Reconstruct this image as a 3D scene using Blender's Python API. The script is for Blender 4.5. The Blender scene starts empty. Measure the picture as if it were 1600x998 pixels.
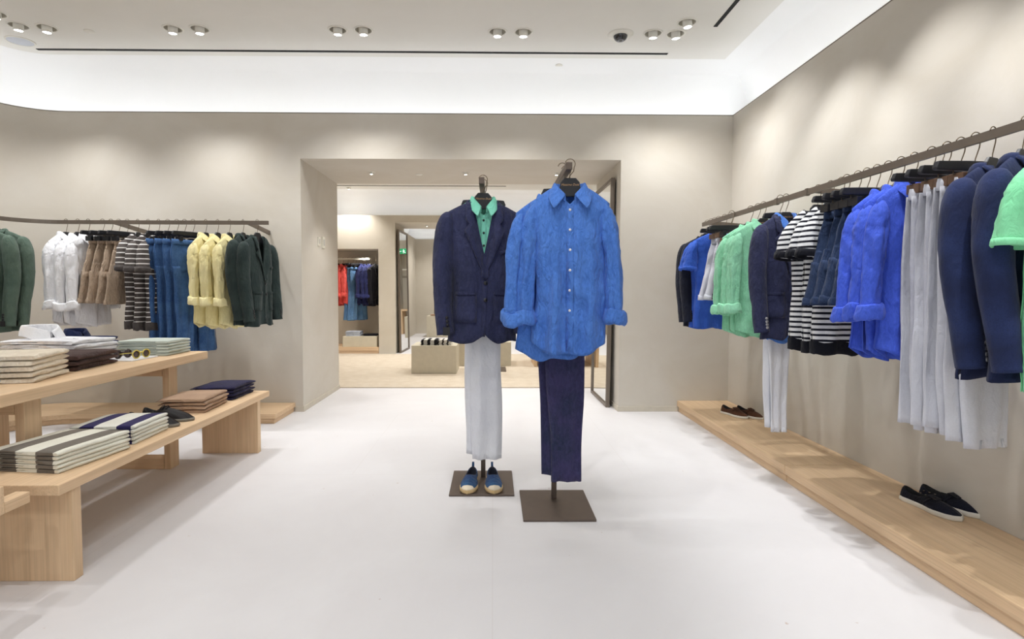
import bpy, bmesh, math, random
from mathutils import Vector, Matrix, noise
PI=math.pi; R=math.radians
sc=bpy.context.scene; COL=sc.collection
sc.view_settings.view_transform='Standard'; sc.view_settings.look='None'
sc.view_settings.gamma=1; sc.view_settings.use_curve_mapping=False; sc.view_settings.exposure=0.17

# ------------------------------------------------------------------ camera
FPX=889.0; CH=1.05
cam=bpy.data.objects.new('camera',bpy.data.cameras.new('camera')); COL.objects.link(cam)
cam.data.sensor_width=36; cam.data.lens=FPX/1600*36
cam.data.shift_x=19/1600; cam.data.shift_y=-6/1600
cam.data.clip_start=0.05
cam.matrix_world=Matrix.Translation((0,0,CH))@Matrix.Rotation(-0.0121,4,'Z')@Matrix.Rotation(PI/2-0.045,4,'X')@Matrix.Rotation(0.0022,4,'Z')
sc.camera=cam

# ------------------------------------------------------------------ materials
def C(r,g,b):
    f=lambda c:(c/12.92 if c<=.04045 else ((c+.055)/1.055)**2.4)
    return (f(r/255),f(g/255),f(b/255),1)
MATS={}
def newmat(name):
    m=bpy.data.materials.new(name); m.use_nodes=True; nt=m.node_tree
    b=nt.nodes['Principled BSDF']; return m,nt,b
def N(nt,t,**k):
    n=nt.nodes.new(t)
    for a,v in k.items():
        if a in n.inputs: n.inputs[a].default_value=v
        else: setattr(n,a,v)
    return n
def mapping(nt,scale=(1,1,1),coord='Object',rot=(0,0,0)):
    tc=N(nt,'ShaderNodeTexCoord'); mp=N(nt,'ShaderNodeMapping')
    mp.inputs['Scale'].default_value=scale; mp.inputs['Rotation'].default_value=rot
    nt.links.new(tc.outputs[coord],mp.inputs['Vector']); return mp.outputs['Vector']
def mix(nt,fac,a,b):
    m=N(nt,'ShaderNodeMix',data_type='RGBA')
    for v,i in ((a,6),(b,7)):
        if isinstance(v,tuple): m.inputs[i].default_value=v
        else: nt.links.new(v,m.inputs[i])
    if isinstance(fac,float): m.inputs[0].default_value=fac
    else: nt.links.new(fac,m.inputs[0])
    return m.outputs[2]
def ramp(nt,fac,lo,hi):
    r=N(nt,'ShaderNodeMapRange'); r.inputs[1].default_value=lo; r.inputs[2].default_value=hi
    nt.links.new(fac,r.inputs[0]); return r.outputs[0]
def bump(nt,b,h,strength,dist=.002,prev=None):
    n=N(nt,'ShaderNodeBump'); n.inputs['Strength'].default_value=strength; n.inputs['Distance'].default_value=dist
    nt.links.new(h,n.inputs['Height'])
    if prev: nt.links.new(prev,n.inputs['Normal'])
    nt.links.new(n.outputs[0],b.inputs['Normal']); return n.outputs[0]
def fabric(name,c1,c2=None,stripe=None,wr=.5,grain=.25,axis='Z',slub=False,rough=.92,crk=0.0):
    """c1 base colour, c2 mottled variation, stripe=(colour,period,duty,phase) along axis in object space"""
    if name in MATS: return MATS[name]
    m,nt,b=newmat(name); b.inputs['Roughness'].default_value=rough
    b.inputs['Sheen Weight'].default_value=.08; b.inputs['Sheen Roughness'].default_value=.5
    b.inputs['Specular IOR Level'].default_value=.2
    v=mapping(nt)
    big=N(nt,'ShaderNodeTexNoise',Scale=9.0,Detail=4.0); nt.links.new(v,big.inputs['Vector'])
    if c2 is None: c2=tuple(x*.82 for x in c1[:3])+(1,)
    col=mix(nt,ramp(nt,big.outputs['Fac'],.35,.68),c1,c2)
    vs=mapping(nt,(180,180,40) if slub else (260,260,260))
    fine=N(nt,'ShaderNodeTexNoise',Scale=1.0,Detail=2.0); nt.links.new(vs,fine.inputs['Vector'])
    dk=tuple(x*.55 for x in c1[:3])+(1,)
    f2=N(nt,'ShaderNodeMath',operation='MULTIPLY'); f2.inputs[1].default_value=grain
    nt.links.new(ramp(nt,fine.outputs['Fac'],.45,.75),f2.inputs[0])
    col=mix(nt,f2.outputs[0],col,dk)
    if crk:  # lighter crinkles: cloth mottling plus crease highlights put into the colour
        ck=N(nt,'ShaderNodeTexNoise',Scale=1.0,Detail=5.0,Distortion=2.2,Roughness=.62); nt.links.new(mapping(nt,(46,46,24)),ck.inputs['Vector'])
        fk=N(nt,'ShaderNodeMath',operation='MULTIPLY'); fk.inputs[1].default_value=crk; nt.links.new(ramp(nt,ck.outputs['Fac'],.42,.62),fk.inputs[0])
        col=mix(nt,fk.outputs[0],col,tuple(min(1,x*1.35+.01) for x in c1[:3])+(1,))
    if stripe:
        sep=N(nt,'ShaderNodeSeparateXYZ'); nt.links.new(v,sep.inputs[0])
        a=N(nt,'ShaderNodeMath',operation='DIVIDE'); a.inputs[1].default_value=stripe[1]; nt.links.new(sep.outputs[axis],a.inputs[0])
        p=N(nt,'ShaderNodeMath',operation='ADD'); p.inputs[1].default_value=stripe[3]+50; nt.links.new(a.outputs[0],p.inputs[0])
        f=N(nt,'ShaderNodeMath',operation='FRACT'); nt.links.new(p.outputs[0],f.inputs[0])
        l=N(nt,'ShaderNodeMath',operation='LESS_THAN'); l.inputs[1].default_value=stripe[2]; nt.links.new(f.outputs[0],l.inputs[0])
        col=mix(nt,l.outputs[0],col,stripe[0])
    nt.links.new(col,b.inputs['Base Color'])
    w=N(nt,'ShaderNodeTexNoise',Scale=1.0,Detail=5.0,Distortion=1.6)
    nt.links.new(mapping(nt,(30,30,14)),w.inputs['Vector'])
    n1=bump(nt,b,w.outputs['Fac'],min(1,wr*1.2),.022)
    bump(nt,b,fine.outputs['Fac'],.25,.001,n1)
    MATS[name]=m; return m
def plain(name,c,rough=.5,metal=0,spec=.5,emit=None,bumps=None):
    if name in MATS: return MATS[name]
    m,nt,b=newmat(name); b.inputs['Roughness'].default_value=rough; b.inputs['Metallic'].default_value=metal
    b.inputs['Specular IOR Level'].default_value=spec
    v=mapping(nt); n=N(nt,'ShaderNodeTexNoise',Scale=20.0,Detail=3.0); nt.links.new(v,n.inputs['Vector'])
    nt.links.new(mix(nt,ramp(nt,n.outputs['Fac'],.3,.7),c,tuple(x*.93 for x in c[:3])+(1,)),b.inputs['Base Color'])
    if bumps: bump(nt,b,n.outputs['Fac'],bumps,.003)
    if emit: b.inputs['Emission Color'].default_value=emit[0]; b.inputs['Emission Strength'].default_value=emit[1]
    MATS[name]=m; return m
def wood(name,c1,c2,axis):
    if name in MATS: return MATS[name]
    m,nt,b=newmat(name); b.inputs['Roughness'].default_value=.55; b.inputs['Specular IOR Level'].default_value=.3
    s=[26,26,26]; s['XYZ'.index(axis)]=.9
    v=mapping(nt,tuple(s)); n=N(nt,'ShaderNodeTexNoise',Scale=1.0,Detail=6.0,Distortion=1.2); nt.links.new(v,n.inputs['Vector'])
    s2=[150,150,150]; s2['XYZ'.index(axis)]=3
    n2=N(nt,'ShaderNodeTexNoise',Scale=1.0,Detail=2.0); nt.links.new(mapping(nt,tuple(s2)),n2.inputs['Vector'])
    col=mix(nt,ramp(nt,n.outputs['Fac'],.3,.72),c1,c2)
    f=N(nt,'ShaderNodeMath',operation='MULTIPLY'); f.inputs[1].default_value=.28; nt.links.new(ramp(nt,n2.outputs['Fac'],.45,.7),f.inputs[0])
    col=mix(nt,f.outputs[0],col,tuple(x*.6 for x in c2[:3])+(1,))
    nt.links.new(col,b.inputs['Base Color']); bump(nt,b,n2.outputs['Fac'],.12,.001)
    MATS[name]=m; return m
def plaster(name,c1,c2,sc1=1.3,rough=.85,bs=.12):
    m,nt,b=newmat(name); b.inputs['Roughness'].default_value=rough; b.inputs['Specular IOR Level'].default_value=.25
    v=mapping(nt,(1,1,1.4))
    n=N(nt,'ShaderNodeTexNoise',Scale=sc1,Detail=6.0,Distortion=1.0,Roughness=.62); nt.links.new(v,n.inputs['Vector'])
    nt.links.new(mix(nt,ramp(nt,n.outputs['Fac'],.3,.7),c1,c2),b.inputs['Base Color'])
    n2=N(nt,'ShaderNodeTexNoise',Scale=14.0,Detail=5.0,Distortion=1.5); nt.links.new(v,n2.inputs['Vector'])
    bump(nt,b,n2.outputs['Fac'],bs,.004); return m
def floormat():
    m,nt,b=newmat('floor_microcement'); b.inputs['Roughness'].default_value=.5; b.inputs['Specular IOR Level'].default_value=.35
    v=mapping(nt); n=N(nt,'ShaderNodeTexNoise',Scale=1.1,Detail=8.0,Roughness=.65,Distortion=.6); nt.links.new(v,n.inputs['Vector'])
    col=mix(nt,ramp(nt,n.outputs['Fac'],.3,.7),C(221,220,222),C(213,211,213))
    sp=N(nt,'ShaderNodeTexNoise',Scale=22.0,Detail=2.0); nt.links.new(v,sp.inputs['Vector'])
    col=mix(nt,ramp(nt,sp.outputs['Fac'],.76,.80),col,C(186,168,158))
    br=N(nt,'ShaderNodeTexBrick'); br.offset=.5
    br.inputs['Scale'].default_value=1; br.inputs['Brick Width'].default_value=1.6; br.inputs['Row Height'].default_value=1.6
    br.inputs['Mortar Size'].default_value=.0016; br.inputs['Color1'].default_value=(0,0,0,1); br.inputs['Color2'].default_value=(0,0,0,1); br.inputs['Mortar'].default_value=(1,1,1,1)
    nt.links.new(mapping(nt,(1,1,1),rot=(0,0,0)),br.inputs['Vector'])
    f=N(nt,'ShaderNodeMath',operation='MULTIPLY'); f.inputs[1].default_value=.3; nt.links.new(br.outputs['Color'],f.inputs[0])
    col=mix(nt,f.outputs[0],col,C(196,190,187))
    nt.links.new(col,b.inputs['Base Color']); bump(nt,b,n.outputs['Fac'],.05,.003); return m
M_floor=floormat()
M_wall=plaster('wall_plaster',C(208,203,194),C(200,193,181))
M_wall2=plaster('inner_wall_plaster',C(208,201,188),C(200,192,177))
M_ceil=plaster('ceiling_paint',C(224,222,217),C(220,218,212),bs=.02)
M_cove=plaster('cove_paint',C(236,236,236),C(234,234,233),bs=.01)
M_base=plain('baseboard_paint',C(205,198,184),.6)
WL=(C(226,197,162),C(212,181,145))
M_woodX=wood('oak_along_x',*WL,'X'); M_woodY=wood('oak_along_y',*WL,'Y'); M_woodZ=wood('oak_upright',*WL,'Z')
M_bronze=plain('bronze_metal',C(128,118,108),.42,.7)
M_bronzed=plain('dark_bronze',C(100,88,80),.45,.55)
M_black=plain('black_hanger',C(24,25,32),.45)
M_slot=plain('slot_black',C(10,10,11),.8)
M_hook=plain('hook_metal',C(130,116,98),.35,.9)
M_white=plain('white_lacquer',C(222,218,205),.5)
M_plinth=plain('plinth_paint',C(206,198,178),.65)
M_lamp=plain('lamp_housing',C(222,219,210),.5)
M_recess=plain('lamp_recess',C(200,195,182),.7)
M_lens=plain('lamp_lens',C(255,255,255),.4,emit=((1,.98,.95,1),14))
M_led=plain('led_strip',C(255,255,255),.4,emit=((.94,.97,1,1),8.6))
M_rug=fabric('rug_wool',C(208,196,178),C(198,184,164),wr=.3,grain=.3)
M_sole=plain('white_rubber',C(226,222,212),.6)
M_dark=plain('shoe_inside',C(16,16,20),.8)
M_gold=plain('gold_print',C(198,158,112),.5)
M_paper=plain('white_card',C(226,226,228),.5)

# ------------------------------------------------------------------ object helpers
def props(o,label=None,cat=None,group=None,kind=None):
    if label: o['label']=label
    if cat: o['category']=cat
    if group: o['group']=group
    if kind: o['kind']=kind
    return o
def link(name,me,mat,parent=None,smooth=True,mods=()):
    o=bpy.data.objects.new(name,me); COL.objects.link(o)
    for mm in (mat if isinstance(mat,(list,tuple)) else [mat]): me.materials.append(mm)
    if smooth:
        for p in me.polygons: p.use_smooth=True
    if parent: o.parent=parent
    return o
def mesh(name,vs,fs,mat,parent=None,smooth=True,idx=None):
    me=bpy.data.meshes.new(name); me.from_pydata([tuple(v) for v in vs],[],fs); me.update()
    if idx:
        for p,i in zip(me.polygons,idx): p.material_index=i
    return link(name,me,mat,parent,smooth)
def empty(name,loc=(0,0,0),rz=0,**k):
    o=bpy.data.objects.new(name,None); COL.objects.link(o); o.location=loc; o.rotation_euler=(0,0,rz); o.empty_display_size=.05
    return props(o,**k)
def mod_solid(o,t,off=0):
    m=o.modifiers.new('s','SOLIDIFY'); m.thickness=t; m.offset=off; return o
def mod_bevel(o,w,seg=2):
    m=o.modifiers.new('b','BEVEL'); m.width=w; m.segments=seg; m.limit_method='ANGLE'; return o
def mod_sub(o,n=1):
    m=o.modifiers.new('u','SUBSURF'); m.levels=n; m.render_levels=n; return o
def box(name,x0,x1,y0,y1,z0,z1,mat,parent=None,bev=.002):
    vs=[(x,y,z) for x in (x0,x1) for y in (y0,y1) for z in (z0,z1)]
    fs=[(0,1,3,2),(4,6,7,5),(0,4,5,1),(2,3,7,6),(0,2,6,4),(1,5,7,3)]
    o=mesh(name,vs,fs,mat,parent,False)
    if bev: mod_bevel(o,bev)
    return o
def prism(name,pts,axis,a0,a1,mat,parent=None,bev=0,smooth=False):
    """extrude a 2D outline (u,v) along axis from a0 to a1"""
    def P(u,v,a): return {'X':(a,u,v),'Y':(u,a,v),'Z':(u,v,a)}[axis]
    n=len(pts); vs=[P(u,v,a0) for u,v in pts]+[P(u,v,a1) for u,v in pts]
    fs=[tuple(range(n)),tuple(range(2*n-1,n-1,-1))]+[(i,(i+1)%n,(i+1)%n+n,i+n) for i in range(n)]
    o=mesh(name,vs,fs,mat,parent,smooth)
    bm=bmesh.new(); bm.from_mesh(o.data); bmesh.ops.recalc_face_normals(bm,faces=bm.faces); bm.to_mesh(o.data); bm.free()
    if bev: mod_bevel(o,bev)
    return o
def lathe(name,prof,mat,parent=None,seg=28,loc=None,idx=None):
    vs=[];fs=[];mi=[]
    for r,z in prof:
        for k in range(seg): vs.append((r*math.cos(2*PI*k/seg),r*math.sin(2*PI*k/seg),z))
    for i in range(len(prof)-1):
        for k in range(seg):
            k2=(k+1)%seg; fs.append((i*seg+k,i*seg+k2,(i+1)*seg+k2,(i+1)*seg+k)); mi.append(idx[i] if idx else 0)
    o=mesh(name,vs,fs,mat,parent,True,mi)
    if loc: o.location=loc
    return o
def tube(name,pts,r,mat,parent=None,seg=8,flat=None):
    """sweep a circle (or rectangle flat=(w,h)) along pts"""
    pts=[Vector(p) for p in pts]; vs=[];fs=[]
    up=Vector((0,0,1))
    n=4 if flat else seg
    for i,p in enumerate(pts):
        d=(pts[min(i+1,len(pts)-1)]-pts[max(i-1,0)]).normalized()
        s=d.cross(up)
        if s.length<.1: s=d.cross(Vector((0,1,0)))
        s.normalize(); t=s.cross(d)
        if flat:
            for a,b in ((-1,-1),(1,-1),(1,1),(-1,1)): vs.append(p+s*a*flat[0]/2+t*b*flat[1]/2)
        else:
            for k in range(seg): vs.append(p+s*math.cos(2*PI*k/seg)*r+t*math.sin(2*PI*k/seg)*r)
    for i in range(len(pts)-1):
        for k in range(n): fs.append((i*n+k,i*n+(k+1)%n,(i+1)*n+(k+1)%n,(i+1)*n+k))
    fs.append(tuple(range(n-1,-1,-1))); fs.append(tuple(range((len(pts)-1)*n,len(pts)*n)))
    return mesh(name,vs,fs,mat,parent,not flat)
def copy_tree(o,parent=None):
    c=o.copy(); COL.objects.link(c)
    if parent: c.parent=parent
    for ch in list(KIDS(o)): copy_tree(ch,c)
    return c
def KIDS(o): return [c for c in bpy.data.objects if c.parent==o]
def lerp(t,tab):
    if t<=tab[0][0]: return tab[0][1]
    for (a,va),(b,vb) in zip(tab,tab[1:]):
        if t<=b:
            f=(t-a)/(b-a); f=f*f*(3-2*f)*.5+f*.5; return va+(vb-va)*f
    return tab[-1][1]
def nz(x,y,z): return noise.noise(Vector((x,y,z)))

# ------------------------------------------------------------------ garments
class Body:
    def __init__(s,w,L,nw=.07,drop=.05,vd=.05,vp=1.6,bd=.012,t=.05,fold=.012,seed=0,cut=0,thb=None,hemw=.0,wr=.004,tail=0):
        s.wr=wr;s.tail=tail
        s.w=w;s.L=L;s.nw=nw;s.drop=drop;s.vd=vd;s.vp=vp;s.bd=bd;s.t=t;s.fold=fold;s.seed=seed;s.cut=cut;s.hemw=hemw
        s.W0=w[0][1]; s.un=nw/s.W0
        s.ph=[random.Random(seed).uniform(0,6.28) for _ in range(8)]
    def W(s,v): return lerp(v,s.w)
    def ztop(s,u,front):
        a=abs(u)
        if a<s.un-1e-6:
            q=a/s.un
            return -s.vd*(1-q**s.vp) if front else -s.bd*(1-q*q)
        return -s.drop*((a-s.un)/(1-s.un))**1.2
    def zbot(s,u):
        z=-s.L+s.tail*abs(u)**3+s.cut*max(0,1-abs(u)/.35)**1.5
        z+=s.hemw*(.5*math.sin(u*7+s.ph[5])+.5*nz(u*3,s.seed,0))
        return z
    def P(s,u,v,front):
        a=abs(u); x=u*s.W(v)
        zt=s.ztop(u,front); z=zt*(1-v)+s.zbot(u)*v
        T=s.t*(.45+.55*min(1,v/.3))
        prof=max(0,1-a**2.6)**.55
        q=min(1,v/.07)**.5
        ne=math.sqrt(max(0,1-(a/s.un)**2)) if a<s.un else 0
        y=T*prof*(q+(1-q)*ne)
        y=-y if front else y*.7
        vv=min(1,max(0,(v-.08)/.92))
        am=s.fold*vv**.8*(1-a**6*.5)
        if not front: am*=-.4
        y+=am*(math.sin(u*6.5+s.ph[0]+1.2*math.sin(v*2.2+s.ph[1]))*.55+math.sin(u*13+s.ph[2]+v*1.5)*.35+.8*nz(u*2.5+s.seed,v*2,front*3))
        x+=.012*vv*nz(u*1.7,v*2.5,s.seed+7)+.006*vv*math.sin(v*9+s.ph[3])*a
        e=min(1,v/.06)*(1 if front else -1)
        r1=1-abs(nz(x*9+z*3.5+s.seed,z*8-x*3,s.seed*1.7+front))*3.2; r2=nz(x*26+z*6,z*17,s.seed+front*5)
        y+=s.wr*e*(1.1*max(-.6,r1)**1+.7*r2)*(.5+.5*v)*(-1)
        return Vector((x,y,z))
    def inv(s,x,z,front=True):
        v=.3;u=0
        for _ in range(12):
            u=max(-1,min(1,x/s.W(v))); zt=s.ztop(u,front); zb=s.zbot(u); v=max(0,min(1,(zt-z)/(zt-zb)))
        return u,v
    def on(s,x,z,off=.003,front=True):
        u,v=s.inv(x,z,front); p=s.P(u,v,front); return Vector((x,p.y-off if front else p.y+off,z))
    def build(s,mat,parent,nu=(13,20),nv=52,name='body',sub=True):
        us=[-1+(1-s.un)*(i/nu[0]) for i in range(nu[0])]+[-s.un+2*s.un*i/nu[1] for i in range(nu[1])]+[s.un+(1-s.un)*i/nu[0] for i in range(nu[0]+1)]
        n=len(us); vs=[];fs=[]
        for front in (True,False):
            for j in range(nv+1):
                v=(j/nv)**1.25
                for u in us: vs.append(s.P(u,v,front))
        o2=n*(nv+1)
        for j in range(nv):
            for i in range(n-1):
                a=j*n+i; fs.append((a,a+n,a+n+1,a+1)); fs.append((o2+a,o2+a+1,o2+a+n+1,o2+a+n))
        me=bpy.data.meshes.new(name); me.from_pydata([tuple(p) for p in vs],[],fs)
        bm=bmesh.new(); bm.from_mesh(me); bmesh.ops.remove_doubles(bm,verts=bm.verts,dist=.0009); bmesh.ops.recalc_face_normals(bm,faces=bm.faces); bm.to_mesh(me); bm.free()
        o=link(name,me,mat,parent); mod_solid(o,.003,0)
        return o
    def patch(s,name,grid,mat,parent,off=.004,th=.004):
        """grid: rows of (x,z) laid on the front surface"""
        vs=[];fs=[]; n=len(grid[0])
        for r in grid:
            for x,z in r: vs.append(s.on(x,z,off))
        for j in range(len(grid)-1):
            for i in range(n-1): a=j*n+i; fs.append((a,a+1,a+n+1,a+n))
        o=mesh(name,vs,fs,mat,parent); mod_solid(o,th,0); return o
def sweep(name,path,mat,parent,seed=0,seg=28,rows=34,fold=.09,recess=.035,kf=4,inner=None,stripe=None):
    """cloth tube: path of (x,y,z,rx,ry), smooth, with folds and an open end"""
    P=[p for p in path]
    def at(t):
        k=t*(len(P)-1); i=min(int(k),len(P)-2); f=k-i
        p0=P[max(i-1,0)];p1=P[i];p2=P[i+1];p3=P[min(i+2,len(P)-1)]
        return [.5*((2*b)+(-a+c)*f+(2*a-5*b+4*c-d)*f*f+(-a+3*b-3*c+d)*f**3) for a,b,c,d in zip(p0,p1,p2,p3)]
    vs=[];fs=[];ph=random.Random(seed).uniform(0,6)
    cs=[at(j/rows) for j in range(rows+1)]
    dirs=[]
    for j in range(rows+1):
        a=Vector(cs[max(j-1,0)][:3]); b=Vector(cs[min(j+1,rows)][:3]); dirs.append((b-a).normalized())
    def ring(c,d,k=1,t=1):
        e1=d.cross(Vector((0,1,0))); 
        if e1.length<.2: e1=d.cross(Vector((0,0,1)))
        e1.normalize(); e2=d.cross(e1)
        for i in range(seg):
            th=2*PI*i/seg
            w=1+fold*min(1,t*2)*(math.sin(kf*th+ph+2.2*t)*.5+math.sin(2*th+ph*2-3*t)*.4+1.1*nz(math.cos(th)*1.5+seed,math.sin(th)*1.5,t*7)+1.0*(.4-abs(nz(math.cos(th)*2.2+seed,math.sin(th)*2.2+t*4,t*11))*2.2))
            vs.append(Vector(c[:3])+e1*math.cos(th)*c[3]*k*w+e2*math.sin(th)*c[4]*k*w)
    for j in range(rows+1): ring(cs[j],dirs[j],1,j/rows)
    tot=rows+1
    if recess:
        c=list(cs[-1]); 
        ring(c,dirs[-1],.9,1); tot+=1
        q=Vector(c[:3])-dirs[-1]*recess; ring([q.x,q.y,q.z,c[3],c[4]],dirs[-1],.8,1); tot+=1
    for j in range(tot-1):
        for i in range(seg): i2=(i+1)%seg; fs.append((j*seg+i,(j+1)*seg+i,(j+1)*seg+i2,j*seg+i2))
    fs.append(tuple(range(seg))); fs.append(tuple(range(tot*seg-1,(tot-1)*seg-1,-1)))
    o=mesh(name,vs,fs,mat,parent)
    return o,cs[-1],dirs[-1]
def cuff(name,c,d,mat,parent,seed=0,roll=True,k=1.0,h=.05):
    prof=[(-h*.96,.85),(-h,1.06),(-h*.85,1.2),(-h*.55,1.24),(-h*.25,1.3),(-.002,1.28),(.006,1.12),(.002,.9),(-h*.4,.8)] if roll else [(-h*.98,.95),(-h,1.05),(-h*.5,1.07),(-.0,1.08),(.004,1.02),(.002,.93),(-h*.4,.9)]
    e1=d.cross(Vector((0,1,0)));e1.normalize();e2=d.cross(e1); seg=32; vs=[];fs=[]
    for j,(zz,kk) in enumerate(prof):
        for i in range(seg):
            th=2*PI*i/seg
            w=kk*k*(1+(.20*nz(math.cos(th)*1.3+seed*1.7,math.sin(th)*1.3,j*.3)+.02*math.sin(3*th+seed) if roll else 0))
            dz=(.014*nz(math.cos(th)*.9+seed*3.3,math.sin(th)*.9,1)+.006*math.cos(th+seed*1.3) if roll else 0)
            vs.append(Vector(c[:3])+d*(zz+dz+.01)+e1*math.cos(th)*c[3]*w+e2*math.sin(th)*c[4]*w)
    n=len(prof)
    for j in range(n-1):
        for i in range(seg): i2=(i+1)%seg; fs.append((j*seg+i,(j+1)*seg+i,(j+1)*seg+i2,j*seg+i2))
    fs.append(tuple(range(n*seg-1,(n-1)*seg-1,-1)))
    return mesh(name,vs,fs,mat,parent)
def shirt_collar(mat,parent,rx=.064,ry=.045,gap=.42,h=.042,point=.085,zb=-.02,fd=.03,spread=1.0,name='collar'):
    """stand plus turned-down leaf around the neck"""
    n=30; vs=[];fs=[]
    rows=[]
    for j in range(7):
        row=[]
        for i in range(n+1):
            a=-1+2*i/n; ph=a*(PI-gap)                # 0 = back, +-(PI-gap) = front
            fr=max(0,(abs(a)-.55)/.45)
            px=math.sin(ph)*rx; py=math.cos(ph)*ry
            base=zb-fd*fr**1.5
            top=base+h*(1-.25*fr)
            drop=(h*1.05)+(point-h)*fr**2
            out=.010+.012*fr
            sx=px/rx; sy=py/ry
            if j==0: p=(px,py,base)
            elif j==1: p=(px*.98,py*.98,(base+top)/2)
            elif j==2: p=(px*.98,py*.98,top)
            elif j==3: p=(px+sx*.004,py+sy*.004,top+.003)
            elif j==4: p=(px+sx*.009,py+sy*.009,top-.006)
            elif j==5: p=(px+sx*(out+.004)*1.0+ (1 if px>0 else -1)*.012*fr*spread,py+sy*out-.01*fr,top-drop*.55)
            else: p=(px+sx*(out+.008)+(1 if px>0 else -1)*.026*fr*spread,py+sy*(out+.004)-.016*fr,top-drop)
            row.append(p)
        vs+=row
    for j in range(6):
        for i in range(n): a=j*(n+1)+i; fs.append((a,a+1,a+n+2,a+n+1))
    o=mesh(name,vs,fs,mat,parent); mod_solid(o,.0025,0); mod_sub(o,1); return o
def button(parent,p,mat,r=.0055,th=.003):
    o=lathe('button',[(0,-th),(r*.8,-th),(r,-th*.5),(r,0),(0,0)],mat,parent,12); o.rotation_euler=(-PI/2,0,0)
    o.location=p; 
    return o
def rib(parent,mat,rx,ry,zb,fd,h=.016,name='neck_rib'):
    n=28;vs=[];fs=[]
    for j,(k,dz) in enumerate(((1.12,-h*.6),(1.08,0),(1.0,h*.5),(.94,h*.2),(.95,-h*.4))):
        for i in range(n):
            th=2*PI*i/n; c=math.cos(th); f=max(0,c)
            vs.append((math.sin(th)*rx*k,-c*ry*k,zb-fd*f**1.6+dz+.004*(1-f)))
    for j in range(4):
        for i in range(n): i2=(i+1)%n; fs.append((j*n+i,j*n+i2,(j+1)*n+i2,(j+1)*n+i))
    return mesh(name,vs,fs,mat,parent)

def make_shirt(root,mat,seed=0,W=.19,L=.70,roll=True,btn=None,sl=.50,t=.05,fold=.021,flare=.015,cuffmat=None,collarmat=None,small=False,sleeves=True,wr=.003,ck=1.0,crx=.060,cpt=.066,cgap=.30,cspread=1.6):
    w=[(0,W),(.12,W*.97),(.3,W*.90),(.6,W*.90),(1,W*.95)]
    b=Body(w,L,nw=.062,drop=.07,vd=.075,vp=1.2,t=t,fold=fold,seed=seed,hemw=.012,wr=wr,tail=.045)
    b.build(mat,root)
    if not small:
        g=[[(x,-.085-(L-.10)*j/16) for x in (-.014,0,.014)] for j in range(17)]
        b.patch('placket',g,mat,root,.0035,.002)
        if btn:
            for k in range(6):
                z=-.10-k*(L-.2)/6; button(root,b.on(0,z,.006),btn)
    shirt_collar(collarmat or mat,root,rx=crx,gap=cgap,zb=-.026,fd=.045,point=cpt,spread=cspread)
    for sg in ((-1,1) if sleeves else ()):
        ln=sl
        dr=b.drop
        P=[(sg*(W-.022),.002,-dr-.004,.010,.016),(sg*(W-.012),0,-dr-.04,.026,.036),(sg*(W-.002),-.004,-dr-.11,.036,.044),(sg*(W+.004+flare*.4),-.012,-.30,.036,.038),(sg*(W+.004+flare),-.02,-.055-ln*.92,.034,.034),(sg*(W+.004+flare),-.022,-.055-ln,.036,.035)]
        o,c,d=sweep('sleeve',P,mat,root,seed*3+sg+5,fold=.19,kf=5)
        cuff('cuff',c,d,cuffmat or mat,root,seed+sg,roll,1.12 if roll else 1.0,.055)
    return b
def make_tee(root,mat,seed=0,W=.20,L=.68,band=None,t=.05,sl=.20,rmat=None,polo=False):
    w=[(0,W),(.12,W*.96),(.3,W*.9),(.6,W*.88),(1,W*.92)]
    b=Body(w,L,nw=.075,drop=.062,vd=.06,vp=2.2,t=t,fold=.014,seed=seed,hemw=.012)
    b.build(mat,root)
    if polo: shirt_collar(mat,root,gap=.35,rx=.07,zb=-.03,fd=.04,point=.07)
    else: rib(root,rmat or mat,.074,.045,-.008,.055)
    for sg in (-1,1):
        P=[(sg*(W-.022),.002,-.060,.012,.018),(sg*(W-.006),0,-.095,.026,.034),(sg*(W+.010),-.005,-.15,.038,.040),(sg*(W+.024),-.010,-.05-sl,.050,.044)]
        o,c,d=sweep('sleeve',P,mat,root,seed*3+sg+9,fold=.10,rows=18)
        if band: cuff('sleeve_band',c,d,band,root,seed,False,1.09,.03)
        else: cuff('sleeve_hem',c,d,mat,root,seed,False,1.0,.018)
    if band:   # dark hem band around the bottom of the body
        vs=[];fs=[];n=40
        for j,(dz,o_) in enumerate(((.004,.004),(-.0,.006),(-.028,.006),(-.056,.005),(-.056,.0))):
            for i in range(n):
                th=2*PI*i/n; u=math.cos(th); fr=math.sin(th)<0
                p=b.P(max(-1,min(1,u)),.965,fr); vs.append((p.x*1.015+u*.002,p.y+(-o_ if fr else o_),p.z+dz))
        for j in range(4):
            for i in range(n): i2=(i+1)%n; fs.append((j*n+i,(j+1)*n+i,(j+1)*n+i2,j*n+i2))
        mesh('hem_band',vs,fs,band,root)
    return b
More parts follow.
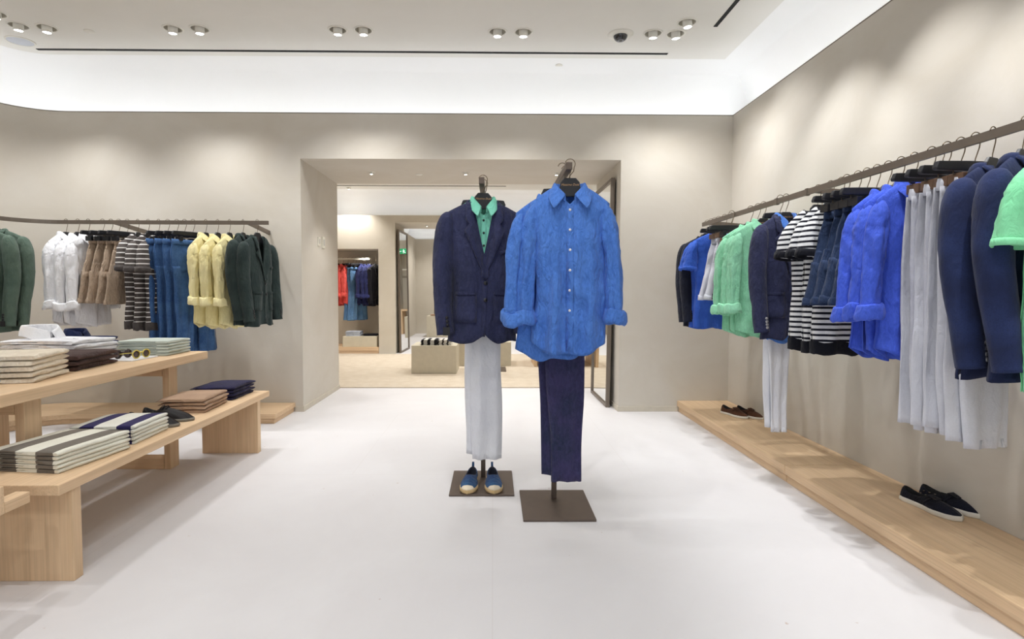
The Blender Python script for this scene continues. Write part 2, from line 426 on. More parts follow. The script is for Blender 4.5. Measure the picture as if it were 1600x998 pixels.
def make_blazer(root,mat,seed=0,W=.185,L=.69,btn=None,lining=None,pockets='patch',vd=.28,t=.055,tag=None,fold=.010,sleeve_btn=None):
    w=[(0,W),(.1,W*.97),(.3,W*.86),(.52,W*.80),(.8,W*.86),(1,W*.90)]
    b=Body(w,L,nw=.062,drop=.06,vd=vd,vp=1.05,t=t,fold=fold,seed=seed,cut=.035,hemw=.01)
    b.build(mat,root)
    # left front panel overlap edge
    g=[]
    for j in range(15):
        z=-vd-.0-(L-vd-.03)*j/14; k=j/14
        g.append([(x,z) for x in (-.012-.004*k,0.0,.014-.02*k*k)])
    b.patch('front_edge',g,mat,root,.005,.003)
    for sg in (-1,1):   # lapels
        g=[]
        for j in range(21):
            k=j/20                                    # 0 bottom, 1 at shoulder line
            z=-vd-.055+(vd+.050)*k
            xin=sg*(.056*max(0,(k-.14)/.86)**.95-.012*(1-k))
            if k<.70: wd=.012+.060*(k/.70)**.8
            elif k<.75: wd=.040
            else: wd=.054-.022*((k-.75)/.25)
            g.append([(xin+sg*(wd*f-.003),z-(.012*f if k<.66 else 0)) for f in (0,.12,.4,.7,1)])
        b.patch('lapel',g,mat,root,.015,.007)
    # back collar
    n=18;vs=[];fs=[]
    for i in range(n+1):
        ph=PI*(-.62+1.24*i/n); cx=math.sin(ph);cy=math.cos(ph)
        for k,(o_,z) in enumerate(((0,-.012),(0,.014),(.006,.02),(.014,.012),(.024,-.02))):
            vs.append((cx*(.064+o_),cy*(.036+o_),z-.01-.012*max(0,-cy)))
    for i in range(n):
        for k in range(4): a=i*5+k; fs.append((a,a+1,a+6,a+5))
    o=mesh('collar',vs,fs,mat,root); mod_solid(o,.003,0)
    def rect(x0,x1,z0,z1,nx=5,nzz=6): return [[(x0+(x1-x0)*i/nx,z0+(z1-z0)*j/nzz) for i in range(nx+1)] for j in range(nzz+1)]
    for sg in (-1,1):
        if pockets=='patch':
            b.patch('pocket',rect(sg*.04,sg*.135,-.43,-.57),mat,root,.006,.004)
        b.patch('pocket_flap',rect(sg*.042,sg*.137,-.425,-.44 if pockets=='patch' else -.47),mat,root,.011,.004)
    b.patch('breast_pocket',[[(.07+.07*i/4,-.235-.004*j+.012*i/4-.012*j) for i in range(5)] for j in range(2)],mat,root,.006,.004)
    if btn:
        for z in (-vd-.085,-vd-.165): button(root,b.on(.002,z,.010),btn,.0095,.004)
    for sg in (-1,1):
        P=[(sg*(W-.028),.0,-.056,.018,.022),(sg*(W-.014),0,-.088,.038,.042),(sg*(W-.0),-.002,-.17,.048,.052),(sg*(W+.008),-.006,-.34,.047,.050),(sg*(W+.004),-.03,-.52,.042,.044),(sg*(W-.004),-.042,-.65*L/.69,.040,.040)]
        o,c,d=sweep('sleeve',P,mat,root,seed*3+sg+5,fold=.05,kf=3,rows=36)
        if sleeve_btn:
            for k in range(4):
                p=Vector(c[:3])-d*(.03+.017*k); button(root,(p.x-sg*.010,p.y-.040,p.z),sleeve_btn,.008,.005)
        if tag: 
            o=box('price_tag',c[0]-.016,c[0]+.016,c[1]-.052,c[1]-.050,c[2]+.0,c[2]+.038,tag,root,0)
    return b
def flat_part(name,prof,mat,parent,y=0,th=.02,seed=0,fold=.006,seg=36,rows=36,recess=.03,kf=3,cap=True):
    """hanging flattened tube: prof list of (z,xl,xr)"""
    vs=[];fs=[]; zs=[p[0] for p in prof]
    xl=[(-(p[0]),p[1]) for p in prof]; xr=[(-(p[0]),p[2]) for p in prof]
    z0=-zs[0]; z1=-zs[-1]; ph=random.Random(seed).uniform(0,6)
    def ring(s,k=1,dz=0,tt=1):
        a=lerp(s,xl);b_=lerp(s,xr); cx=(a+b_)/2;hw=(b_-a)/2
        q=(s-z0)/(z1-z0)
        for i in range(seg):
            th_=2*PI*i/seg; c=math.cos(th_);s_=math.sin(th_)
            ex=abs(c)**.75*(1 if c>0 else -1); ey=abs(s_)**.8*(1 if s_>0 else -1)
            f=fold*min(1,q*3+.15)*(math.sin(kf*ex*2.2+ph+s*2.0)+.9*nz(ex*1.8+seed,s*5,1 if s_>0 else 0))
            f+=fold*.3*(.35-abs(nz(ex*2+seed*1.3,s*7,3 if s_>0 else 2))*1.8)*min(1,q*4)
            wx=.006*nz(s*4,seed,ex)+.003*math.sin(s*9+ph)*ex
            T=th*(.5+.5*min(1,q*3))
            vs.append((cx+ex*hw*k+wx,y+ey*T*k+f,-s-dz+.004*nz(ex*3,seed,4)*(1 if q>.9 else 0)))
    for j in range(rows+1): ring(z0+(z1-z0)*j/rows)
    ring(z1,.93,0); ring(z1,.8,-recess); tot=rows+3
    for j in range(tot-1):
        for i in range(seg): i2=(i+1)%seg; fs.append((j*seg+i,(j+1)*seg+i,(j+1)*seg+i2,j*seg+i2))
    fs.append(tuple(range(seg))); fs.append(tuple(range(tot*seg-1,(tot-1)*seg-1,-1)))
    return mesh(name,vs,fs,mat,parent)
def band(name,x0,x1,z,h,mat,parent,y=0,th=.018,wav=0,seed=0):
    return flat_part(name,[(z,x0,x1),(z-h,x0,x1)],mat,parent,y,th,seed,.002,rows=3,recess=.005)
def make_trousers(root,mat,seed=0,L=.90,w=.10,wb=.075,th=.02,off=.03,belt=None):
    """folded lengthwise: two legs on top of each other"""
    flat_part('leg',[(-.02,-w-off*.2,w-off*.4),(-.3,-w-off,w-off),(-.6,-w*.9-off,w*.85-off),(-L+.02,-wb-off,wb-off)],mat,root,.016,th*.7,seed)
    flat_part('leg',[(-.02,-w,w),(-.25,-w*.98,w*1.04),(-.6,-w*.78,w*.9),(-L,-wb*.9+.01,wb+.01)],mat,root,-.014,th*.8,seed+3)
    band('waistband',-w-.004,w+.004,.008,.042,mat,root,0,th+.004)
    return root
def make_jeans(root,mat,seed=0,L=.86,w=.19,wb=.075,th=.02,stitch=None):
    flat_part('hip',[(-.03,-w,w),(-.12,-w*1.04,w*1.04),(-.24,-w*1.02,w*1.02)],mat,root,0,th,seed,rows=12)
    for sg in (-1,1):
        a=[(-.2,.0,w*1.02),(-.4,.012,w*.95),(-.65,.03,.17),(-L,.035,.035+2*wb)]
        prof=[(z,sg*p if sg>0 else -q,sg*q if sg>0 else -p) for z,p,q in a]
        flat_part('leg',prof,mat,root,.004*sg,th*1.1,seed+sg+2)
    band('waistband',-w-.003,w+.003,.006,.042,mat,root,0,th+.003)
    if stitch:
        for sg in (-1,1):
            tube('side_seam',[(sg*(lerp(k*L/12,[(0,w+.001),(.12,w*1.04+.002),(.4,w*.95+.001),(.65,.171),(L,.036+2*wb)])),0,-.04-(L-.05)*k/12) for k in range(13)],.0022,stitch,root,6)
def make_shorts(root,mat,seed=0,L=.45,w=.17,th=.022,bandz=-.21):
    wt=w*.68
    flat_part('hip',[(-.03,-wt,wt),(-.12,-w*.84,w*.84),(-.24,-w*1.02,w*1.02)],mat,root,0,th,seed,.006,rows=12)
    for sg in (-1,1):
        a=[(-.18,.0,w*.94),(-.3,.0,w*1.12),(-L,-.0,w*1.3)]
        prof=[(z,p if sg>0 else -q,q if sg>0 else -p) for z,p,q in a]
        flat_part('leg',prof,mat,root,.003*sg,th*1.25,seed+sg+2,.007)
        h=[(z,(p-.002 if sg>0 else -q-.003),(q+.003 if sg>0 else -p+.002)) for z,p,q in ((-L+.035,0,w*1.285),(-L-.002,0,w*1.305))]
        flat_part('hem',h,mat,root,.003*sg,th*1.4,seed+sg+2,.010,rows=3,recess=.01)
    if bandz:
        for sg in (-1,1):
            x0,x1=(.03,w*1.06) if sg>0 else (-w*1.06,-.03)
            flat_part('pocket_flap',[(bandz,x0,x1),(bandz-.05,x0,x1)],mat,root,0,th*1.5,seed,.008,rows=4,recess=.01)
    band('waistband',-wt-.003,wt+.003,.006,.038,mat,root,0,th+.003)

# ------------------------------------------------------------------ hangers
def hook_pts(z0,zr,ry=0):
    """from z0 up, over a rail whose centre is at height zr above the origin (rail runs along local y)"""
    pts=[(0,0,z0),(0,0,z0+.012)]
    r=.021
    pts.append((r*.7,0,zr-.026))
    for k in range(11):
        a=R(-35+k*20); pts.append((r*math.cos(a),0,zr+.004+r*math.sin(a)))
    return pts
def hanger_shirt(label,loc,rz,letters=False,zr=.10,W=.145,hookrz=None):
    t=empty('coat_hanger',loc,rz,label=label,cat='hanger')
    top=.006
    pts=[(-.024,top+.018),(.024,top+.018),(.040,top),(.044,-.022),(W,-.078),(W+.006,-.088),(W-.004,-.098),(.03,-.052),(-.03,-.052),(-W+.004,-.098),(-W-.006,-.088),(-W,-.078),(-.044,-.022),(-.040,top)]
    prism('shoulder_bar',pts,'Y',-.006,.006,M_black,t,.003)
    tube('hook',hook_pts(top+.016,zr),.0019,M_hook,t)
    if letters: lettering(t,-.0068)
    return t
LET=None
def lettering(t,y):
    global LET
    if LET is None:
        cu=bpy.data.curves.new('lettering','FONT'); cu.body='Massimo Dutti'; cu.size=.0125; cu.shear=.35; cu.extrude=.0004
        cu.align_x='CENTER'; cu.align_y='CENTER'
        o=bpy.data.objects.new('tmp',cu); COL.objects.link(o); bpy.context.view_layer.update()
        LET=bpy.data.meshes.new_from_object(o); bpy.data.objects.remove(o)
        LET.materials.clear(); LET.materials.append(M_gold)
    o=bpy.data.objects.new('gold_lettering',LET); COL.objects.link(o); o.parent=t; o.rotation_euler=(PI/2,0,0); o.location=(0,y,-.004)
    return o
def hanger_clip(label,loc,rz,w=.17,clipx=.12,clipmat=None,zr=.10,drop=.035):
    t=empty('clip_hanger',loc,rz,label=label,cat='hanger')
    prism('bar',[(-w,.0),(-w+.01,.022),(-.03,.026),(.03,.026),(w-.01,.022),(w,.0),(w-.004,-.008),(-w+.004,-.008)],'Y',-.010,.010,M_black,t,.003)
    tube('hook',hook_pts(.022,zr),.0019,M_hook,t)
    tube('clip_wire',[(-clipx-.02,0,-.008),(-clipx-.02,0,-.02),(clipx+.02,0,-.02),(clipx+.02,0,-.008)],.0018,M_hook,t)
    for sg in (-1,1):
        o=box('clip',sg*clipx-.012,sg*clipx+.012,-.028,.028,-.052,-.016,clipmat or M_black,t,.003)
    return t

# ------------------------------------------------------------------ folded goods and shoes
def folded_mesh(name,wx,ly,h,mat,parent,seed=0,slump=.004,ragged=.004,taper=0,slit=.5):
    """one folded garment: U-section with its bend at +x, extruded along y; centre at origin, bottom z=0"""
    out=[];hw=wx/2; t=h*.5*.80
    nA=8
    for k in range(9): out.append((-hw+ (wx-h/2)*k/8,0))
    for k in range(1,nA): a=-PI/2+PI*k/nA; out.append((hw-h/2+math.cos(a)*h/2,h/2+math.sin(a)*h/2))
    for k in range(9): out.append((hw-h/2-(wx-h/2-.010)*k/8,h))
    g=h*.5-t
    out.append((-hw+.004,h-t*.5)); 
    for k in range(5): out.append((-hw+.010+(wx*slit)*k/4,h-t+g*.25*(k==4)))
    for k in range(5): out.append((-hw+.006+(wx*slit)*(4-k)/4-.0,t-g*.25*(k==0)))
    out.append((-hw-.003,t*.5))
    n=len(out);ny=14;vs=[];fs=[]
    for j in range(ny+1):
        q=j/ny; y=-ly/2+ly*q; e=min(q,1-q)*ly; sc_=1-.10*max(0,1-e/.012)**2
        tp=1-taper*abs(q-.5)*2
        for x,z in out:
            f=(x/hw)
            zz=h/2+(z-h/2)*sc_+ .35*ragged*nz(x*9+seed,y*9,seed)*(z/h)
            zz-=slump*max(0,-f)**2*(z/h)+slump*.6*max(0,1-e/.05)*(z/h)
            vs.append((x*tp*(1-.012*max(0,1-e/.012))+ragged*nz(y*14,seed,z*60),y+ragged*nz(x*12,z*90+seed,2)*(1 if q in(0,1) else .5),max(zz,0.0005)))
    for j in range(ny):
        for i in range(n): i2=(i+1)%n; fs.append((j*n+i,j*n+i2,(j+1)*n+i2,(j+1)*n+i))
    fs.append(tuple(range(n-1,-1,-1))); fs.append(tuple(range(ny*n,(ny+1)*n)))
    o=mesh(name,vs,fs,mat,parent,True)
    bm=bmesh.new(); bm.from_mesh(o.data); bmesh.ops.triangulate(bm,faces=[f for f in bm.faces if len(f.verts)>4]); bmesh.ops.recalc_face_normals(bm,faces=bm.faces)
    for f in bm.faces:
        if abs(f.normal.y)>.8: f.smooth=False
    bm.to_mesh(o.data); bm.free()
    return o
ORD=['lowest','second from bottom','middle','second from top','topmost']
def order(i,n):
    if i==n-1: return 'topmost'
    if i==0: return 'lowest'
    if i==n-2: return 'second from the top'
    if i==1: return 'second from the bottom'
    return 'middle one'
def stack(name,n,x0,x1,y0,y1,z,h,mat,what,where,group,cat,seed=0,rz=0,jit=.004,**k):
    items=[];rnd=random.Random(seed)
    for i in range(n):
        o=folded_mesh(name,x1-x0,y1-y0,h*.985,mat,None,seed+i*3,**k)
        o.location=((x0+x1)/2+rnd.uniform(-jit,jit),(y0+y1)/2+rnd.uniform(-jit,jit),z+.0008+i*h)
        o.rotation_euler=(0,0,rz+rnd.uniform(-.02,.02))
        props(o,f"{what}, {order(i,n)} {where}",cat,group); items.append(o)
    return items
def shoe_outline(L,w):
    pts=[]
    for k in range(48):
        a=2*PI*k/48; y=.5-.5*math.cos(a)        # 0 heel,1 toe
        yy=y*L
        hw=lerp(y,[(0,.0),(.03,.022),(.12,.031),(.3,.031),(.45,.034),(.68,w),(.85,w*.86),(.95,w*.52),(1,0)])
        s=1 if a<PI else -1
        pts.append((s*hw,yy))
    return pts
def make_shoe(name,L,w,up,sole,loc,rz,side,label,cat,group,style,inside=None,extra=None):
    t=empty(name,loc,rz,label=label,cat=cat,group=group)      # toe towards local +y
    out=shoe_outline(L,w); n=len(out); sh={'loafer':.018,'esp':.022,'lace':.016,'slip':.022}[style]
    vs=[];fs=[]
    for (k,z) in ((.97,0),(1.05,.003),(1.06,sh*.7),(1.0,sh)):
        for x,y in out: vs.append((x*k,L/2+(y-L/2)*(1+(k-1)*.35),z))
    for j in range(3):
        for i in range(n): i2=(i+1)%n; fs.append((j*n+i,j*n+i2,(j+1)*n+i2,(j+1)*n+i))
    fs.append(tuple(range(n-1,-1,-1))); fs.append(tuple(range(3*n,4*n)))
    mesh('sole',vs,fs,sole,t)
    # upper: rings from the sole edge up to the opening rim, then down inside
    vs=[];fs=[];idx=[]
    yo,ly,lx=L*.285,L*.235,.027
    if style=='lace': yo,ly=L*.24,L*.19
    rows=[0,.12,.26,.42,.58,.74,.88,1.0]
    def up_pos(i,f):
            x,y=out[i]; k=i/n*2*PI; yr=yo-math.cos(k)*ly; xr=math.sin(k)*lx*(1.0)
            zr=.066-.022*math.sin(k/1)**2 if yr<yo else .060-.014*math.sin(k)**2
            if style=='lace' and yr>yo: zr+=.012*(yr-yo)/ly
            px=x+(xr-x)*f**1.3; py=y+(yr-y)*f
            pz=sh*.9+(zr-sh*.9)*(1-(1-f)**2.1) if y<L*.55 else sh*.9+(zr-sh*.9)*(.42*(1-(1-f)**4)+.58*f**1.1)
            return (px,py,pz)
    for f in rows:
        for i in range(n): vs.append(up_pos(i,f))
    if style=='esp':
        cv=[];cf=[]
        for i in range(19,30):
            fm=.24*math.sqrt(max(0,1-((i-24)/5.01)**2))
            for m in range(6):
                p=Vector(up_pos(i,fm*m/5)); cv.append(p+Vector((p.x*.02,.0012,.0012 if m else 0)))
        for i in range(10):
            for m in range(5): a=i*6+m; cf.append((a,a+6,a+7,a+1))
        mod_solid(mesh('toe_cap',cv,cf,M_toe,t),.0012,1)
    for f,zz in ((.92,.0),(.86,-.5),(.8,-1)):
        for i in range(n):
            k=i/n*2*PI; yr=yo-math.cos(k)*ly*f; xr=math.sin(k)*lx*f
            zr=.066-.022*math.sin(k)**2 if yr<yo else .060-.014*math.sin(k)**2
            vs.append((xr,yr,zr+zz*(zr-sh-.006)))
    R_=len(rows)+3
    for j in range(R_-1):
        for i in range(n):
            i2=(i+1)%n; fs.append((j*n+i,j*n+i2,(j+1)*n+i2,(j+1)*n+i)); 
            idx.append(1 if j>=len(rows)-1 else 0)
    fs.append(tuple(range((R_-1)*n,R_*n))); idx.append(1)
    mesh('upper',vs,fs,[up,inside or M_dark,M_toe],t,True,idx)
    def top(y):  # approximate height of the vamp centre line
        q=(y-(yo+ly))/(L-(yo+ly)); q=1-max(0,min(1,q)); zr=.060+(.012 if style=='lace' else 0)
        return sh*.9+(zr-sh*.9)*(.42*(1-(1-q)**4)+.58*q**1.1)
    if style=='esp':
        tube('pull_tab',[(0,.004,.05),(0,.0,.072),(0,-.002,.086),(0,.004,.088),(0,.010,.074),(0,.012,.055)],.004,up,t,flat=(.012,.003))
        for i in range(1): pass
    if style in('loafer','slip'):
        y0=yo+ly+.012
        tube('strap',[(-.036,y0-.02,.032),(-.026,y0-.006,top(y0)-.006),(0,y0,top(y0)+.004),(.026,y0-.006,top(y0)-.006),(.036,y0-.02,.032)],.004,up,t,flat=(.014,.004))
        tube('tongue',[(0,y0-.022,top(yo+ly)+.004),(0,y0,top(y0)+.002),(0,y0+.02,top(y0+.02)+.001)],.004,up,t,flat=(.036,.004))
    if style=='slip':
        for k in range(3):
            lathe('eyelet',[(0,.002),(.004,.002),(.004,0)],M_hook,t,8,( -side*.030,.04+.025*k,.045))
    if style=='lace':
        for k in range(3):
            y0=yo+ly*.8+.014*k
            tube('lace',[(-.02,y0,top(y0)-.006),(0,y0+.004*(-1)**k,top(y0)+.004),(.02,y0,top(y0)-.006)],.0018,M_dark,t,6)
        tube('lace',[(0,yo+ly,top(yo+ly)+.006),(.014,yo+ly+.012,top(yo+ly)+.014),(.026,yo+ly,.05),(.012,yo+ly-.005,.066),(0,yo+ly,.07),(-.014,yo+ly+.014,.075),(-.026,yo+ly+.004,.05)],.0016,M_dark,t,6)
    return t

# ------------------------------------------------------------------ the room
YW=4.885; YW2=6.02; XR=2.04; XL=-4.02; LIP=2.54; CEIL=2.95; YB=-3.2; RC=.45
box('floor',-5.5,4.6,YB,15,-.1,0,M_floor,bev=0)['kind']='structure'
# back wall, 1.1 m deep, with the wide opening
DX0,DX1,DH=-1.632,1.088,2.157
o=prism('wall_back',[(-5.2,0),(DX0,0),(DX0,DH),(DX1,DH),(DX1,0),(XR+.25,0),(XR+.25,LIP-.03),(-5.2,LIP-.03)],'Y',YW,YW2,M_wall); o['kind']='structure'
# left wall with its rounded corner
arc=[(XL+RC-RC*math.sin(R(a)),YW-RC+RC*math.cos(R(a))) for a in range(0,91,9)]     # from back wall round to the left wall
pts=[(XL+RC+.3,YW+.004),(XL+RC+.02,YW+.0006),(XL+RC,YW)]+[(XL+RC-RC*math.sin(R(a)),YW-RC+RC*math.cos(R(a))) for a in range(3,91,3)]+[(XL,YW-RC-.1),(XL,2),(XL,YB)]
n=len(pts); o=mesh('wall_left',[(x,y,0) for x,y in pts]+[(x,y,LIP-.03) for x,y in pts],[(i,i+n,i+n+1,i+1) for i in range(n-1)],M_wall); o['kind']='structure'; mod_solid(o,.15,-1); m=o.modifiers.new('e','EDGE_SPLIT'); m.split_angle=R(30)
o=box('wall_right',XR,XR+.25,YB,YW,0,LIP-.03,M_wall,bev=0); o['kind']='structure'
# thin metal lip on the wall tops
def offset_path(d):
    """perimeter from right wall (rear) to left wall (rear), moved outwards by d"""
    r=RC+d
    return [(XR+d,YB),(XR+d,YW+d)]+[(XL+RC-r*math.sin(R(a)),YW-RC+r*math.cos(R(a))) for a in range(0,91,9)]+[(XL-d,YB)]
def sweep_profile(name,prof,mat,closed=False,pathf=offset_path,smooth=True):
    """prof: list of (outward offset, z)"""
    rows=[[Vector((x,y,z)) for x,y in pathf(d)] for d,z in prof]
    n=len(rows[0]);vs=[p for r in rows for p in r];fs=[]
    m=len(rows)
    for j in range(m if closed else m-1):
        for i in range(n-1): a=j*n+i;b=((j+1)%m)*n+i; fs.append((a,a+1,b+1,b))
    o=mesh(name,vs,fs,mat,None,smooth); return o
o=sweep_profile('trim_1',[(-.0015,LIP-.006),(-.0015,LIP),(.012,LIP),(.012,LIP-.006)],M_bronze,True,smooth=False); o['kind']='structure'
o=sweep_profile('trim_5',[(0,LIP-.03),(0,LIP-.0065),(.012,LIP-.0065),(.012,LIP-.03)],M_wall,True,smooth=False); o['kind']='structure'
# cove: trough floor, back face, quarter-ellipse up to the ceiling
CP=[(.012,LIP-.029),(.215,LIP-.029),(.216,2.50),(.216,2.62)]+[(-.135+.351*math.cos(R(a)),2.62+.33*math.sin(R(a))) for a in range(6,91,6)]
CP[0:1]=[(.012,LIP-.0295)]
o=sweep_profile('ceiling_cove',CP,M_cove); mod_solid(o,.02,1); o.modifiers.new('e','EDGE_SPLIT').split_angle=R(40); o['kind']='structure'
def led(name,pathf,z):
    o=sweep_profile(name,[(.040,z),(.040,z+.012),(.062,z+.012),(.062,z)],M_led,True,pathf,False); o['kind']='structure'; return o
led('trim_2',offset_path,LIP-.028)
# ceiling with real holes for the lamps
DOWN=[(-3.44,4.06),(-3.43,4.24),(-3.25,4.27),(-2.34,4.27),(-2.145,4.27),(-1.14,4.27),(-.953,4.27),(.03,4.28),(.22,4.28),(1.18,4.285),(1.35,4.29),(1.375,4.11)]
def ceiling(name,x0,x1,y0,y1,z,holes,mat,r=.0625,th=.12):
    me=bpy.data.meshes.new(name); bm=bmesh.new()
    bmesh.ops.create_cube(bm,size=1,matrix=Matrix.Translation(((x0+x1)/2,(y0+y1)/2,z+th/2))@Matrix.Diagonal((x1-x0,y1-y0,th,1))); bm.to_mesh(me); bm.free()
    o=link(name,me,mat,None,False); o['kind']='structure'
    if holes:
        cm=bpy.data.meshes.new('c'); bm=bmesh.new()
        for hx,hy in holes: bmesh.ops.create_cone(bm,cap_ends=True,segments=32,radius1=r,radius2=r,depth=.14,matrix=Matrix.Translation((hx,hy,z)))
        bm.to_mesh(cm); bm.free(); c=bpy.data.objects.new('c',cm); COL.objects.link(c)
        m=o.modifiers.new('b','BOOLEAN'); m.operation='DIFFERENCE'; m.object=c; m.solver='EXACT'
        dg=bpy.context.evaluated_depsgraph_get(); nm=bpy.data.meshes.new_from_object(o.evaluated_get(dg))
        o.modifiers.clear(); o.data=nm; nm.name=name; bpy.data.objects.remove(c); nm.materials.clear(); nm.materials.append(mat)
    return o
ceiling('ceiling',XL-.3,XR+.3,YB,YW+.3,CEIL,DOWN,M_ceil)
# back of the room, behind the camera, is left open to let in the added world fill
# baseboards
def base_strip(name,x0,x1,y0,y1):
    o=box(name,x0,x1,y0,y1,.0,.045,M_base,bev=.001); o['kind']='structure'
base_strip('baseboard_back',DX1,1.60,YW-.008,YW+.0)
base_strip('baseboard_back',-1.70,DX0,YW-.008,YW)
base_strip('baseboard_left',DX0,DX0+.008,YW-.008,YW2)
base_strip('baseboard_right',DX1-.008,DX1,YW-.008,YW2)

# downlights
def make_light(label,loc,tilt=(0,0),power=0,ang=60,scale=1,group='recessed ceiling spotlights',col=(1,.995,.99)):
    t=empty('ceiling_spotlight',loc,0,label=label,cat='ceiling light',group=group); t.scale=(scale,)*3
    lathe('trim_ring',[(.049,.0),(.049,-.0035),(.060,-.003),(.061,0.001)],M_lamp,t,32)
    lathe('recess_cup',[(.0505,.001),(.0505,.062),(0,.062)],M_recess,t,32)
    h=lathe('lamp_barrel',[(.0,.05),(.027,.05),(.027,.04),(.027,-.030),(.024,-.032),(.022,-.026),(0,-.026)],M_lamp,t,24)
    l=lathe('lens',[(.022,-.0285),(.0,-.0295)],M_lens,h,24)
    h.rotation_euler=(tilt[0]*.3,tilt[1]*.3,0)
    if power: spot(power,(0,0,-.05),ang,t,col,(tilt[0],tilt[1],0))
    return t
def spot(power,loc,ang,parent=None,col=(1,.995,.99),rot=(0,0,0),size=.022,blend=.7):
    L=bpy.data.lights.new('spot','SPOT'); L.energy=power; L.spot_size=R(ang); L.spot_blend=blend; L.shadow_soft_size=size; L.color=col
    o=bpy.data.objects.new('spot_lamp',L); COL.objects.link(o); o.location=loc; o.rotation_euler=rot
    if parent: o.parent=parent
    return o
P0=34
dl=['round recessed spotlight nearest the left wall, leftmost of all',
'round recessed spotlight, left of the pair beside the flat round speaker grille',
'round recessed spotlight, right of the pair beside the flat round speaker grille',
'round recessed spotlight, left of the pair above the striped tees on the back wall',
'round recessed spotlight, right of the pair above the striped tees on the back wall',
'round recessed spotlight, left of the pair above the left half of the doorway',
'round recessed spotlight, right of the pair above the left half of the doorway',
'round recessed spotlight, left of the pair above the middle of the doorway',
'round recessed spotlight, right of the pair above the middle of the doorway',
'round recessed spotlight right of the camera dome, nearest to the dome',
'round recessed spotlight in the front of the trio at the right end, lower right one',
'round recessed spotlight set ahead of the right pair, uppermost of the trio']
tl=[(-.1,.1),(.12,-.05),(.12,0),(.15,-.05),(.15,.05),(.2,-.05),(.2,.1),(.1,-.1),(.1,.05),(.25,.1),(.2,.35),(-.15,.4)]
for (x,y),l,(a,b) in zip(DOWN,dl,tl): make_light(l,(x,y,CEIL),(a*.75,-b*.75),P0,91,1.2)
# further rows of lamps along the side walls and over the middle, outside the frame
for x,y,rx,ry in [(1.36,3.3,0,-.28),(1.36,2.6,0,-.28),(1.36,1.9,0,-.28),(1.3,1.1,0,-.28),(-3.3,3.0,0,.3),(-3.3,2.0,0,.3),(-2.3,2.6,.0,0),(-2.2,1.6,0,-.0),(-1.2,2.4,0,-.3),(-.3,1.6,.35,.0),(.4,1.2,.35,0),(.0,-.3,.3,0),(-1.5,.0,.2,0),(1.2,-.6,.2,0)]:
    k=x>1.2 and y>1
    spot(P0*(1.75 if k else 1),(x,y,CEIL-.04),70 if k else 95,None,rot=(rx,ry,0),blend=.6)
# slots, speaker, camera dome, sensors
o=box('ceiling_air_slot',-3.62,1.40,4.635,4.662,CEIL-.004,CEIL+.01,M_slot,bev=0); props(o,'long thin black air slot running across the ceiling above the back wall','air vent')
o=box('ceiling_air_slot',1.585,1.612,1.2,4.17,CEIL-.004,CEIL+.01,M_slot,bev=0); props(o,'thin black air slot running towards the viewer near the right wall','air vent')
t=empty('ceiling_speaker',(-3.82,4.62,CEIL),label='flat round pale grey speaker grille in the ceiling at far left',cat='speaker')
lathe('grille_rim',[(.085,.001),(.085,-.006),(.096,-.004),(.097,.001)],M_lamp,t,36); lathe('grille',[(0,-.004),(.086,-.004)],plain('speaker_grille',C(196,200,208),.8),t,36)
t.location=(-3.63,4.5,CEIL)
t=empty('security_camera',(.945,4.31,CEIL),label='dark dome security camera in a round white plate on the ceiling',cat='security camera')
lathe('mounting_plate',[(.05,-.012),(.056,-.012),(.094,-.004),(.096,.001)],M_lamp,t,40)
lathe('dome',[(.052,-.008),(.05,-.022),(.043,-.036),(.03,-.046),(.015,-.051),(0,-.053)],plain('dome_black',C(22,22,26),.15,0,.8),t,32)
lathe('lens_ring',[(.02,-.049),(.02,-.056),(.012,-.056),(.012,-.050)],plain('lens_ring_grey',C(120,120,126),.3,.6),t,20,(.0,-.012,.004))
def sensor(x,y,z,label,r=.035):
    t=empty('ceiling_sensor',(x,y,z),label=label,cat='ceiling cap'); lathe('cap',[(0,-.008),(r*.8,-.008),(r,-.003),(r,.001)],M_lamp,t,30)
sensor(-2.98,4.32,CEIL,'small round white cap in the ceiling between the left lamp pairs')
sensor(.55,4.87,CEIL-.012,'small round white cap under the cove right of centre')
sensor(.12,3.78,CEIL,'round white cap at the top edge of the photo')
sensor(-.71,5.52,DH,'flat round white cap in the doorway soffit, left of centre')
for x,l in ((-1.15,'leftmost'),(-.26,'middle one'),(.60,'rightmost, behind the blue shirt hanger')):
    t=make_light(f'small round spotlight in the doorway soffit, {l}',(x,5.44,DH-.001),(0,0),22,100,.62,'doorway soffit spotlights',(1,.965,.92))
    for c in KIDS(t):
        if c.name.startswith('recess_cup'): bpy.data.objects.remove(c)
# wall switches on the left jamb
for y,s,l in ((5.36,.75,'small white wall switch on the doorway jamb, left of the two'),(5.50,1,'white thermostat on the doorway jamb, right of the two')):
    t=empty('wall_switch',(DX0,y,1.50),label=l,cat='wall switch')
    box('plate',0,.012,-.04*s,.04*s,-.055*s,.055*s,M_white,t,.003); box('rocker',.012,.016,-.018*s,.018*s,-.03*s,.03*s,plain('switch_grey',C(190,188,182),.4),t,.001)

# ------------------------------------------------------------------ plinths along the walls
def plinth_sect(name,x0,x1,y0,y1,label,mat):
    t=empty(name,((x0+x1)/2,(y0+y1)/2,0),label=label,cat='platform',group='low oak platforms along the walls')
    a,b=(x1-x0)/2,(y1-y0)/2
    box('top_board',-a,a,-b,b,.045,.095,mat,t,.003); box('toe_board',-a+.012,a,-b,b,.0,.045,mat,t,.002)
    return t
plinth_sect('display_platform',1.60,XR-.001,3.06+.003,YW-.001,'low oak platform against the right wall, far section under the brown loafers',M_woodY)
plinth_sect('display_platform',1.60,XR-.001,-.5,3.06-.003,'low oak platform against the right wall, near section under the black shoes',M_woodY)
